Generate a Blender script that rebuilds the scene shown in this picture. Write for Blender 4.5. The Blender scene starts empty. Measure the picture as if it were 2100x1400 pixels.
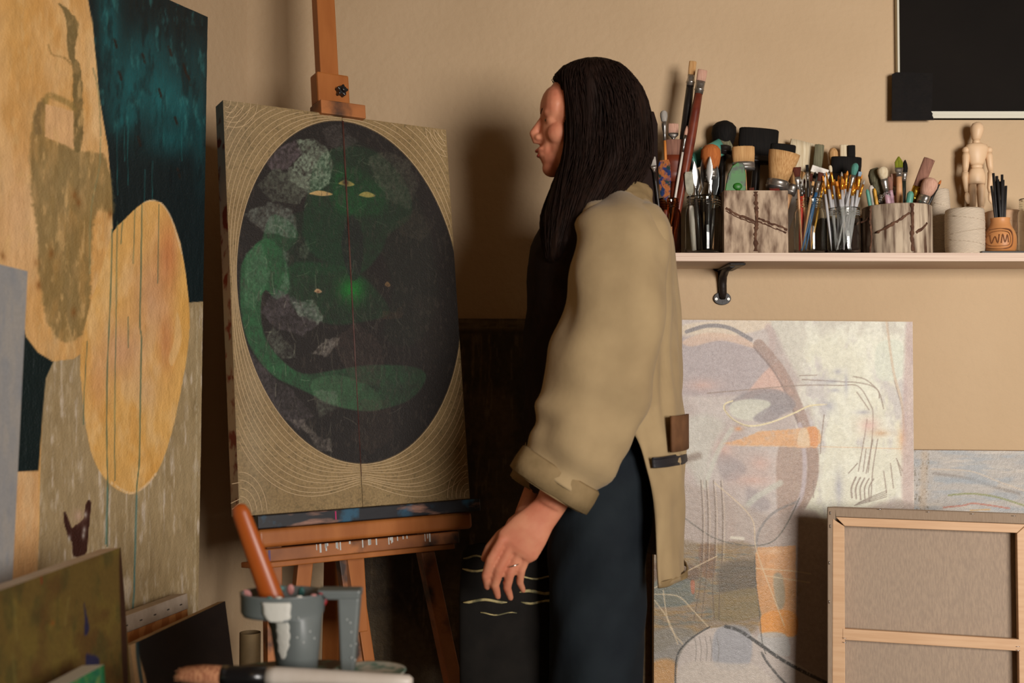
import bpy, math, random
import numpy as np
from mathutils import Vector, Matrix, noise as mnoise

random.seed(7)
SC = bpy.context.scene
COL = SC.collection
R = math.radians
V = Vector

# ------------------------------------------------------------------ camera
F = 2333.33                      # focal length in pixels of the 2100 px frame (40 mm)
TILT = math.atan(70 / F)
CAMH = 1.10
cam = bpy.data.cameras.new('camera'); cam.lens = 40.0; cam.sensor_width = 36.0
camo = bpy.data.objects.new('camera', cam); COL.objects.link(camo)
camo.location = (0, 0, CAMH); camo.rotation_euler = (R(90) + TILT, 0, 0)
cam.clip_start = 0.05; cam.clip_end = 50
cam.dof.use_dof = True; cam.dof.focus_distance = 2.45; cam.dof.aperture_fstop = 4.0
SC.camera = camo
FW = V((0, math.cos(TILT), math.sin(TILT))); UPV = V((0, -math.sin(TILT), math.cos(TILT)))
EYE = V((0, 0, CAMH))

def ray(px, py):
    return V(((px - 1050) / F, 0, 0)) + UPV * ((700 - py) / F) + FW
def at(px, py, Y):
    d = ray(px, py); return EYE + d * (Y / d.y)

# ------------------------------------------------------------------ colours and materials
def lin(c):
    c = c / 255.0
    return c / 12.92 if c <= 0.04045 else ((c + 0.055) / 1.055) ** 2.4
def rgb(r, g, b, k=1.0):
    return tuple(min(0.95, lin(x) * k) for x in (r, g, b)) + (1.0,)

MC = {}
def mat(name, c, rough=0.6, c2=None, scale=30, stretch=(1, 1, 1), lo=0.35, hi=0.65, bump=0.0, bscale=None,
        metal=0.0, spec=0.5, trans=0.0, ior=1.45, wave=None, coat=0.0, sheen=0.0, detail=4, c3=None, c3scale=8):
    if name in MC: return MC[name]
    m = bpy.data.materials.new(name); m.use_nodes = True; MC[name] = m
    nt = m.node_tree; N = nt.nodes; L = nt.links; b = N['Principled BSDF']
    b.inputs['Base Color'].default_value = c; b.inputs['Roughness'].default_value = rough
    b.inputs['Metallic'].default_value = metal; b.inputs['Specular IOR Level'].default_value = spec
    b.inputs['Transmission Weight'].default_value = trans; b.inputs['IOR'].default_value = ior
    b.inputs['Coat Weight'].default_value = coat
    b.inputs['Sheen Weight'].default_value = sheen
    tc = N.new('ShaderNodeTexCoord'); mp = N.new('ShaderNodeMapping'); mp.inputs['Scale'].default_value = stretch
    L.new(tc.outputs['Object'], mp.inputs['Vector'])
    nz = N.new('ShaderNodeTexNoise'); nz.inputs['Scale'].default_value = scale; nz.inputs['Detail'].default_value = detail
    L.new(mp.outputs['Vector'], nz.inputs['Vector'])
    src = nz.outputs['Fac']
    if wave:
        w = N.new('ShaderNodeTexWave'); w.inputs['Scale'].default_value = wave; w.inputs['Distortion'].default_value = 3
        w.inputs['Detail'].default_value = 3
        L.new(mp.outputs['Vector'], w.inputs['Vector']); src = w.outputs['Fac']
    if c2:
        cr = N.new('ShaderNodeValToRGB'); cr.color_ramp.elements[0].position = lo; cr.color_ramp.elements[1].position = hi
        cr.color_ramp.elements[0].color = c; cr.color_ramp.elements[1].color = c2
        L.new(src, cr.inputs['Fac']); out = cr.outputs['Color']
        if c3:
            n3 = N.new('ShaderNodeTexNoise'); n3.inputs['Scale'].default_value = c3scale; n3.inputs['Detail'].default_value = 5
            L.new(tc.outputs['Object'], n3.inputs['Vector'])
            r3 = N.new('ShaderNodeValToRGB'); r3.color_ramp.elements[0].position = 0.52; r3.color_ramp.elements[1].position = 0.62
            L.new(n3.outputs['Fac'], r3.inputs['Fac'])
            mx = N.new('ShaderNodeMix'); mx.data_type = 'RGBA'
            L.new(r3.outputs['Color'], mx.inputs['Factor']); L.new(out, mx.inputs['A']); mx.inputs['B'].default_value = c3
            out = mx.outputs['Result']
        L.new(out, b.inputs['Base Color'])
    if bump:
        n2 = N.new('ShaderNodeTexNoise'); n2.inputs['Scale'].default_value = bscale or scale; n2.inputs['Detail'].default_value = 6
        L.new(mp.outputs['Vector'], n2.inputs['Vector'])
        bp = N.new('ShaderNodeBump'); bp.inputs['Strength'].default_value = 1.0; bp.inputs['Distance'].default_value = bump
        L.new(n2.outputs['Fac'], bp.inputs['Height']); L.new(bp.outputs['Normal'], b.inputs['Normal'])
    return m

def art_mat(name, rough=0.55, weave=0.0004, wscale=900, fine=0.12, spec=0.4, stretch=(1, 1, 1), nscale=220, coat=0.0, impasto=0.0):
    """pigment from the mesh's painted colour attribute, broken up by procedural grain"""
    m = bpy.data.materials.new(name); m.use_nodes = True
    nt = m.node_tree; N = nt.nodes; L = nt.links; b = N['Principled BSDF']
    b.inputs['Roughness'].default_value = rough; b.inputs['Specular IOR Level'].default_value = spec
    b.inputs['Coat Weight'].default_value = coat; b.inputs['Coat Roughness'].default_value = 0.35
    a = N.new('ShaderNodeVertexColor'); a.layer_name = 'pigment'
    tc = N.new('ShaderNodeTexCoord'); mp = N.new('ShaderNodeMapping'); mp.inputs['Scale'].default_value = stretch
    L.new(tc.outputs['Object'], mp.inputs['Vector'])
    nz = N.new('ShaderNodeTexNoise'); nz.inputs['Scale'].default_value = nscale; nz.inputs['Detail'].default_value = 6
    L.new(mp.outputs['Vector'], nz.inputs['Vector'])
    mr = N.new('ShaderNodeMapRange'); mr.inputs['From Min'].default_value = 0.3; mr.inputs['From Max'].default_value = 0.7
    mr.inputs['To Min'].default_value = 1 - fine * 1.6; mr.inputs['To Max'].default_value = 1 + fine * 1.6
    L.new(nz.outputs['Fac'], mr.inputs['Value'])
    mx = N.new('ShaderNodeVectorMath'); mx.operation = 'SCALE'
    L.new(a.outputs['Color'], mx.inputs[0]); L.new(mr.outputs['Result'], mx.inputs['Scale'])
    L.new(mx.outputs['Vector'], b.inputs['Base Color'])
    n2 = N.new('ShaderNodeTexNoise'); n2.inputs['Scale'].default_value = wscale; n2.inputs['Detail'].default_value = 3
    L.new(tc.outputs['Object'], n2.inputs['Vector'])
    add = N.new('ShaderNodeMath'); add.operation = 'MULTIPLY_ADD'
    L.new(nz.outputs['Fac'], add.inputs[0]); add.inputs[1].default_value = impasto; L.new(n2.outputs['Fac'], add.inputs[2])
    bp = N.new('ShaderNodeBump'); bp.inputs['Distance'].default_value = weave
    L.new(add.outputs['Value'], bp.inputs['Height']); L.new(bp.outputs['Normal'], b.inputs['Normal'])
    return m

# ------------------------------------------------------------------ object helpers
def tag(o, label=None, cat=None, group=None, kind=None):
    if label: o['label'] = label
    if cat: o['category'] = cat
    if group: o['group'] = group
    if kind: o['kind'] = kind
    return o
ROOT = {}
def thing(name, loc, label, cat, group=None):
    o = bpy.data.objects.new(name, None); COL.objects.link(o); o.location = loc
    o.empty_display_size = 0.03
    ROOT[o] = V(loc)
    return tag(o, label, cat, group)

class MB:
    def __init__(s): s.v = []; s.f = []; s.sm = []
    def add(s, vs, fs, smooth=False):
        o = len(s.v); s.v += [V(p) for p in vs]; s.f += [tuple(i + o for i in f) for f in fs]; s.sm += [smooth] * len(fs)
        return s
    def box(s, c, d, M=None):
        c = V(c); hx, hy, hz = [x / 2 for x in d]
        vs = [V((x, y, z)) for x in (-hx, hx) for y in (-hy, hy) for z in (-hz, hz)]
        if M: vs = [M @ p for p in vs]
        return s.add([c + p for p in vs], [(0, 1, 3, 2), (4, 6, 7, 5), (0, 4, 5, 1), (2, 3, 7, 6), (0, 2, 6, 4), (1, 5, 7, 3)])
    def hexa(s, p):      # 8 corners: bottom 4 (loop) then top 4
        return s.add(p, [(3, 2, 1, 0), (4, 5, 6, 7), (0, 1, 5, 4), (1, 2, 6, 5), (2, 3, 7, 6), (3, 0, 4, 7)])
    def sweep(s, pts, rad, n=12, side=None, caps=True, smooth=True, wob=None):
        """tube along pts; rad: list of r or (a,b) with a along 'side'"""
        pts = [V(p) for p in pts]; rings = []
        prev = None
        for i, p in enumerate(pts):
            t = (pts[min(i + 1, len(pts) - 1)] - pts[max(i - 1, 0)]).normalized()
            if side is not None: a = V(side)
            elif prev is not None: a = prev
            else: a = V((1, 0, 0)) if abs(t.x) < 0.8 else V((0, 1, 0))
            a = (a - t * a.dot(t)).normalized(); prev = a; b = t.cross(a)
            r = rad[i] if isinstance(rad, (list, tuple)) else rad
            ra, rb = (r if isinstance(r, (list, tuple)) else (r, r))
            ring = []
            for k in range(n):
                th = 2 * math.pi * k / n; w = 1 + (wob(i, th) if wob else 0)
                ring.append(p + a * (ra * math.cos(th) * w) + b * (rb * math.sin(th) * w))
            rings.append(ring)
        o = []; fs = []
        for r_ in rings: o += r_
        m = len(rings)
        for i in range(m - 1):
            for k in range(n):
                k2 = (k + 1) % n
                fs.append((i * n + k, i * n + k2, (i + 1) * n + k2, (i + 1) * n + k))
        s.add(o, fs, smooth)
        if caps:
            s.add(rings[0], [tuple(range(n - 1, -1, -1))]); s.add(rings[-1], [tuple(range(n))])
        return s
    def lathe(s, prof, c, n=32, smooth=True, axis=None):
        """prof: (r, h) list, closed to the axis when r=0"""
        c = V(c); Q = V((0, 0, 1)).rotation_difference(V(axis)) if axis is not None else None
        o = []; fs = []
        for r_, h in prof:
            for k in range(n):
                th = 2 * math.pi * k / n; p = V((r_ * math.cos(th), r_ * math.sin(th), h))
                if Q: p = Q @ p
                o.append(c + p)
        for i in range(len(prof) - 1):
            for k in range(n):
                k2 = (k + 1) % n; fs.append((i * n + k, i * n + k2, (i + 1) * n + k2, (i + 1) * n + k))
        return s.add(o, fs, smooth)
    def ball(s, c, r, n=16, M=None):
        c = V(c); r = r if isinstance(r, (list, tuple)) else (r, r, r); o = []; fs = []; m = n // 2
        for i in range(m + 1):
            ph = math.pi * i / m
            for k in range(n):
                th = 2 * math.pi * k / n
                p = V((r[0] * math.sin(ph) * math.cos(th), r[1] * math.sin(ph) * math.sin(th), -r[2] * math.cos(ph)))
                o.append(c + (M @ p if M else p))
        for i in range(m):
            for k in range(n):
                k2 = (k + 1) % n; fs.append((i * n + k, i * n + k2, (i + 1) * n + k2, (i + 1) * n + k))
        return s.add(o, fs, True)
    def build(s, name, m, parent=None, origin=None, bevel=0.0, seg=2, clean=False):
        if parent is not None: o0 = ROOT[parent]
        elif origin is not None: o0 = V(origin)
        else: o0 = V((0, 0, 0))
        me = bpy.data.meshes.new(name)
        me.from_pydata([tuple(p - o0) for p in s.v], [], s.f)
        me.polygons.foreach_set('use_smooth', s.sm)
        if m: me.materials.append(m)
        import bmesh
        bm = bmesh.new(); bm.from_mesh(me)
        bmesh.ops.remove_doubles(bm, verts=bm.verts, dist=1e-6)
        bmesh.ops.recalc_face_normals(bm, faces=bm.faces)
        bm.to_mesh(me); bm.free(); me.update()
        o = bpy.data.objects.new(name, me); COL.objects.link(o)
        if parent is not None:
            o.parent = parent; ROOT[o] = o0
        else:
            o.location = o0; ROOT[o] = o0
        if bevel:
            b = o.modifiers.new('bevel', 'BEVEL'); b.width = bevel; b.segments = seg; b.limit_method = 'ANGLE'; b.angle_limit = R(35)
        return o

def frame(yaw, lean, roll):
    yaw, lean, roll = R(yaw), R(lean), R(roll)
    u = V((math.cos(yaw), math.sin(yaw), 0)); n = V((math.sin(yaw), -math.cos(yaw), 0)); z = V((0, 0, 1))
    v = z * math.cos(lean) - n * math.sin(lean); nn = n * math.cos(lean) + z * math.sin(lean)
    return u * math.cos(roll) + v * math.sin(roll), v * math.cos(roll) - u * math.sin(roll), nn

class Plane:
    """a leaning picture plane: A = a corner, a (u, v) frame, n towards the room"""
    def __init__(s, A, yaw, lean, roll): s.A = V(A); s.u, s.v, s.n = frame(yaw, lean, roll)
    def P(s, a, b, c=0.0): return s.A + s.u * a + s.v * b + s.n * c
    def hit(s, px, py, c=0.0):
        d = ray(px, py); t = (s.A + s.n * c - EYE).dot(s.n) / d.dot(s.n); q = EYE + d * t - s.A
        return q.dot(s.u), q.dot(s.v)
    def box(s, mb, a0, a1, b0, b1, c0, c1):
        return mb.hexa([s.P(a0, b0, c0), s.P(a1, b0, c0), s.P(a1, b0, c1), s.P(a0, b0, c1),
                        s.P(a0, b1, c0), s.P(a1, b1, c0), s.P(a1, b1, c1), s.P(a0, b1, c1)])

# ------------------------------------------------------------------ painting on meshes (pigment attribute)
def vnoise(x, y, seed):
    rs = np.random.RandomState(seed); G = rs.rand(256, 256)
    xi = np.floor(x).astype(int); yi = np.floor(y).astype(int); fx = x - xi; fy = y - yi
    fx = fx * fx * (3 - 2 * fx); fy = fy * fy * (3 - 2 * fy)
    g = lambda a, b: G[a & 255, b & 255]
    return (g(xi, yi) * (1 - fx) + g(xi + 1, yi) * fx) * (1 - fy) + (g(xi, yi + 1) * (1 - fx) + g(xi + 1, yi + 1) * fx) * fy
def fbm(x, y, seed=0, octv=4):
    t = 0; a = 0.5; s = 0
    for i in range(octv):
        t = t + a * vnoise(x * 2 ** i + 17.3 * i, y * 2 ** i + 5.1 * i, seed + i); s += a; a *= 0.55
    return t / s
def smooth_poly(pts, closed=True, k=6):
    pts = [np.array(p, float) for p in pts]; n = len(pts); out = []
    rng = range(n) if closed else range(n - 1)
    for i in rng:
        p0 = pts[(i - 1) % n] if closed or i > 0 else pts[i]; p1 = pts[i]; p2 = pts[(i + 1) % n]
        p3 = pts[(i + 2) % n] if closed or i + 2 < n else p2
        for j in range(k):
            t = j / k
            out.append(0.5 * ((2 * p1) + (-p0 + p2) * t + (2 * p0 - 5 * p1 + 4 * p2 - p3) * t * t + (-p0 + 3 * p1 - 3 * p2 + p3) * t ** 3))
    if not closed: out.append(pts[-1])
    return np.array(out)

class Art:
    """paints on a grid whose points carry drawing coordinates X, Y"""
    def __init__(s, X, Y, base): s.X = X; s.Y = Y; s.c = np.zeros(X.shape + (3,)) + np.array(base, float)
    def mix(s, mask, col): mask = np.clip(mask, 0, 1)[..., None]; s.c = s.c * (1 - mask) + np.array(col, float) * mask
    def sub(s, pts, pad):
        p = np.array(pts, float); a, b = p.min(0) - pad, p.max(0) + pad
        return (s.X >= a[0]) & (s.X <= b[0]) & (s.Y >= a[1]) & (s.Y <= b[1])
    def dist(s, x, y, p, closed):
        d = np.full(x.shape, 1e9); ins = np.zeros(x.shape, bool); n = len(p); m = n if closed else n - 1
        for i in range(m):
            a = p[i]; b = p[(i + 1) % n]; e = b - a; L = (e * e).sum() + 1e-9
            t = np.clip(((x - a[0]) * e[0] + (y - a[1]) * e[1]) / L, 0, 1)
            d = np.minimum(d, np.hypot(x - a[0] - t * e[0], y - a[1] - t * e[1]))
            if closed:
                c = ((a[1] > y) != (b[1] > y)); xx = (b[0] - a[0]) * (y - a[1]) / ((b[1] - a[1]) + 1e-12) + a[0]; ins ^= c & (x < xx)
        return d, ins
    def poly(s, pts, col, a=1.0, soft=2.0, sm=True, rag=0.0, grain=0.0, gs=(12, 12), seed=1):
        p = smooth_poly(pts) if sm else np.array(pts, float)
        m = s.sub(p, soft + rag + 4); x = s.X[m]; y = s.Y[m]
        if not x.size: return
        d, ins = s.dist(x, y, p, True); sd = np.where(ins, d, -d)
        if rag: sd = sd + (fbm(x / 7, y / 7, seed) - 0.5) * 2 * rag
        k = np.clip(sd / soft + 0.5, 0, 1) * a
        if grain: k = k * np.clip(1 - grain + grain * 2.2 * np.clip((fbm(x / gs[0], y / gs[1], seed + 9) - 0.32) * 2.2, 0, 1), 0, 1)
        full = np.zeros(s.X.shape); full[m] = k; s.mix(full, col)
    def line(s, pts, w, col, a=1.0, sm=True, soft=1.2, grain=0.0, seed=3, gs=(6, 6)):
        p = smooth_poly(pts, False) if sm and len(pts) > 2 else np.array(pts, float)
        m = s.sub(p, w + soft + 3); x = s.X[m]; y = s.Y[m]
        if not x.size: return
        d, _ = s.dist(x, y, p, False)
        k = np.clip((w / 2 - d) / soft + 0.5, 0, 1) * a
        if grain: k = k * np.clip((fbm(x / gs[0], y / gs[1], seed) - 0.5 + (1 - grain) * 0.5) * 4, 0, 1)
        full = np.zeros(s.X.shape); full[m] = k; s.mix(full, col)
    def blob(s, cx, cy, rx, ry, col, a=1.0, p=1.5):
        k = np.exp(-(np.abs((s.X - cx) / rx) ** 2 + np.abs((s.Y - cy) / ry) ** 2) ** (p / 2)); s.mix(k * a, col)
    def cloud(s, col, sx, sy, lo, hi, a=1.0, seed=5, region=None):
        k = np.clip((fbm(s.X / sx, s.Y / sy, seed, 5) - lo) / (hi - lo), 0, 1) * a
        if region is not None: k = k * region
        s.mix(k, col)
    def mask(s, pts, soft=2.0, sm=True):
        p = smooth_poly(pts) if sm else np.array(pts, float)
        d, ins = s.dist(s.X, s.Y, p, True); return np.clip(np.where(ins, d, -d) / soft + 0.5, 0, 1)

def painted_face(name, pl, a0, a1, b0, b1, paint, base, m, parent, step=0.0012, gain=1.0, off=0.0006, relief=None):
    """a finely meshed canvas face carrying the paint; a,b along u,v of plane pl"""
    nx = max(2, int(abs(a1 - a0) / step)); ny = max(2, int(abs(b1 - b0) / step))
    A, B = np.meshgrid(np.linspace(a0, a1, nx), np.linspace(b0, b1, ny))
    g = lambda w: np.array(w)[None, None, :]
    W = g(pl.A) + A[..., None] * g(pl.u) + B[..., None] * g(pl.v)
    q = W - g(EYE); z = q @ np.array(FW)
    X = 1050 + F * q[..., 0] / z; Y = 700 - F * (q @ np.array(UPV)) / z
    art = Art(X, Y, base); paint(art)
    D = off + (relief(art) if relief is not None else 0 * A)
    W = W + D[..., None] * g(pl.n) - g(ROOT[parent])
    idx = np.arange(nx * ny).reshape(ny, nx)
    fc = np.stack([idx[:-1, :-1], idx[:-1, 1:], idx[1:, 1:], idx[1:, :-1]], -1).reshape(-1, 4)
    me = bpy.data.meshes.new(name); me.vertices.add(nx * ny); me.vertices.foreach_set('co', W.reshape(-1).astype(np.float32))
    me.loops.add(fc.size); me.loops.foreach_set('vertex_index', fc.reshape(-1).astype(np.int32))
    me.polygons.add(len(fc)); me.polygons.foreach_set('loop_start', np.arange(0, fc.size, 4, dtype=np.int32))
    me.update(calc_edges=True); me.polygons.foreach_set('use_smooth', [True] * len(fc))
    c = np.clip(art.c, 0, 255) / 255.0; c = np.where(c <= 0.04045, c / 12.92, ((c + 0.055) / 1.055) ** 2.4) * gain
    at_ = me.color_attributes.new('pigment', 'FLOAT_COLOR', 'POINT')
    buf = np.ones((nx * ny, 4), np.float32); buf[:, :3] = np.clip(c.reshape(-1, 3), 0, 0.92)
    at_.data.foreach_set('color', buf.reshape(-1))
    me.materials.append(m); me.validate()
    o = bpy.data.objects.new(name, me); COL.objects.link(o); o.parent = parent; ROOT[o] = ROOT[parent]
    return o

#@@ROOM
# ------------------------------------------------------------------ the room
WY = 2.67                                    # back wall
CX = at(505, 300, WY).x                      # corner of back wall and left wall
LW = V((math.cos(R(64)), math.sin(R(64)), 0))  # the left wall runs at this angle
FY = -1.3
wallm = mat('warm plaster', rgb(184, 158, 125), 0.75, rgb(190, 164, 131), 3, bump=0.0022, bscale=55, spec=0.25)
ceilm = mat('ceiling paint', rgb(120, 100, 74), 0.9, spec=0.2)
darkw = mat('brown panelling', rgb(92, 74, 52), 0.8, spec=0.2)
floorm = mat('studio floor boards', rgb(70, 52, 36), 0.6, rgb(86, 64, 44), 6, stretch=(1, 12, 1))
whitep = mat('white painted trim', rgb(200, 196, 178), 0.5, spec=0.4)
def struct(o): o['kind'] = 'structure'; return o
XR = 3.0; ZC = 2.55
w = MB(); w.box(((CX + XR) / 2 - 0.3, WY + 0.05, ZC / 2), (XR - CX + 0.9, 0.1, ZC)); struct(w.build('wall_back', wallm))
# left wall
t1 = (WY - FY) / LW.y + 0.3
c0 = V((CX, WY, 0)); nL = V((-LW.y, LW.x, 0))
w = MB(); p0 = c0 + LW * 0.05; p1 = c0 - LW * t1
w.hexa([p1, p0, p0 + nL * 0.1, p1 + nL * 0.1] + [p + V((0, 0, ZC)) for p in (p1, p0, p0 + nL * 0.1, p1 + nL * 0.1)])
struct(w.build('wall_left', wallm))
w = MB(); w.box((XR + 0.05, (WY + FY) / 2, ZC / 2), (0.1, WY - FY, ZC)); struct(w.build('wall_right', darkw))
XL = p1.x - 0.2
w = MB(); w.box(((XL + XR) / 2, (WY + FY) / 2, -0.05), (XR - XL + 0.4, WY - FY + 0.4, 0.1)); struct(w.build('floor', floorm))
w = MB(); w.box(((XL + XR) / 2, (WY + FY) / 2, ZC + 0.05), (XR - XL + 0.4, WY - FY + 0.4, 0.1)); struct(w.build('ceiling', ceilm))
# front wall with the daylight window behind the camera
WX0, WX1, WZ0, WZ1 = 1.05, 2.35, 0.75, 1.95
w = MB()
for (xa, xb, za, zb) in ((XL, WX0, 0, ZC), (WX1, XR, 0, ZC), (WX0, WX1, 0, WZ0), (WX0, WX1, WZ1, ZC)):
    w.box(((xa + xb) / 2, FY - 0.05, (za + zb) / 2), (xb - xa, 0.1, zb - za))
struct(w.build('wall_front', darkw))
w = MB()
for (xa, xb, za, zb) in ((WX0, WX0 + .05, WZ0, WZ1), (WX1 - .05, WX1, WZ0, WZ1), (WX0, WX1, WZ0, WZ0 + .05), (WX0, WX1, WZ1 - .05, WZ1), ((WX0 + WX1) / 2 - .02, (WX0 + WX1) / 2 + .02, WZ0, WZ1)):
    w.box(((xa + xb) / 2, FY - 0.04, (za + zb) / 2), (xb - xa, 0.06, zb - za))
struct(w.build('window_2', whitep))

# the dark window high on the back wall: white frame, black sheet taped over it
def rect(pxa, pya, pxb, pyb, Y):
    a = at(pxa, pya, Y); b = at(pxb, pyb, Y); return min(a.x, b.x), max(a.x, b.x), min(a.z, b.z), max(a.z, b.z)
x0, x1, z0, z1 = rect(1831, -330, 2420, 246, WY)
w = MB()
for (xa, xb, za, zb) in ((x0, x0 + .05, z0, z1), (x1 - .05, x1, z0, z1), (x0, x1, z0, z0 + .05), (x0, x1, z1 - .05, z1)):
    w.box(((xa + xb) / 2, WY - 0.009, (za + zb) / 2), (xb - xa, 0.018, zb - za))
w.box(((x0 + x1) / 2, WY - 0.004, z0 + 0.004), (x1 - x0, 0.03, 0.008))
struct(w.build('window_1', whitep, bevel=0.001))
blk = mat('black board', rgb(24, 20, 17), 0.6, rgb(19, 16, 14), 3, bump=0.0004, bscale=30, spec=0.05)
gaff = mat('black gaffer tape', rgb(22, 18, 16), 0.6, rgb(18, 15, 14), 60, bump=0.0003, bscale=200, spec=0.08)
sx0, sx1, sz0, sz1 = rect(1843, -320, 2410, 227, WY - 0.024)
bo = thing('blackout_sheet', ((sx0 + sx1) / 2, WY - 0.02, sz0), 'black opaque sheet taped over the window in the upper right corner', 'window cover')
w = MB(); w.box(((sx0 + sx1) / 2, WY - 0.0205, (sz0 + sz1) / 2), (sx1 - sx0, 0.004, sz1 - sz0)); w.build('sheet', blk, bo)
w = MB(); tp = [(1829.5, 152), (1838, 148), (1913, 150), (1912, 205), (1910, 229), (1913, 233), (1912, 236), (1916, 246), (1829, 246.5)]
f_ = [at(a, b, WY - 0.026) for a, b in tp]; k_ = [p + V((0, 0.002, 0)) for p in f_]; n_ = len(tp)
w.add(f_ + k_, [tuple(range(n_)), tuple(range(2 * n_ - 1, n_ - 1, -1))] + [(i, (i + 1) % n_, n_ + (i + 1) % n_, n_ + i) for i in range(n_)])
o = w.build('tape', gaff, bo); o['label'] = 'black gaffer tape patch on the lower left corner'

# ------------------------------------------------------------------ light
la = bpy.data.lights.new('daylight', 'AREA'); la.shape = 'RECTANGLE'; la.size = WX1 - WX0 - 0.1; la.size_y = WZ1 - WZ0 - 0.1
la.energy = 88; la.color = (1.0, 0.94, 0.885); la.spread = R(125)
lo = bpy.data.objects.new('daylight', la); COL.objects.link(lo); lo.location = ((WX0 + WX1) / 2, FY - 0.005, (WZ0 + WZ1) / 2)
lo.rotation_euler = (R(90), 0, 0)
lb_ = bpy.data.lights.new('warm_fill', 'POINT'); lb_.energy = 4.5; lb_.color = (1.0, 0.60, 0.24); lb_.shadow_soft_size = 0.25  # unseen warm fill light, added to tint the shadows yellow
lob = bpy.data.objects.new('warm_fill', lb_); COL.objects.link(lob); lob.location = (0.1, -0.5, 2.25)
wd = bpy.data.worlds.new('sky'); SC.world = wd; wd.use_nodes = True
wd.node_tree.nodes['Background'].inputs[0].default_value = (0.75, 0.85, 1.0, 1); wd.node_tree.nodes['Background'].inputs[1].default_value = 0.6
SC.view_settings.view_transform = 'Standard'; SC.view_settings.look = 'None'; SC.view_settings.gamma = 1
SC.view_settings.use_curve_mapping = False; SC.view_settings.exposure = 0.0

# ------------------------------------------------------------------ canvases
linen = mat('raw linen', rgb(168, 148, 128), 0.85, rgb(154, 136, 119), 14, stretch=(24, 1, 5), bump=0.0004, bscale=60, spec=0.15)
pine = mat('pale pine bar', rgb(208, 170, 132), 0.5, rgb(198, 158, 120), 10, stretch=(1, 1, 14), bump=0.0001, spec=0.35)
primed = mat('primed canvas edge', rgb(196, 178, 158), 0.7, rgb(178, 160, 140), 40, spec=0.25)
staplem = mat('steel staple', rgb(200, 200, 205), 0.3, metal=1.0)

def canvas_thing(name, pl, w, h, a0, b0, t, label, cat, group=None):
    c = pl.P(a0 + w / 2, b0, -t / 2); r = thing(name, c, label, cat, group); return r

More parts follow.
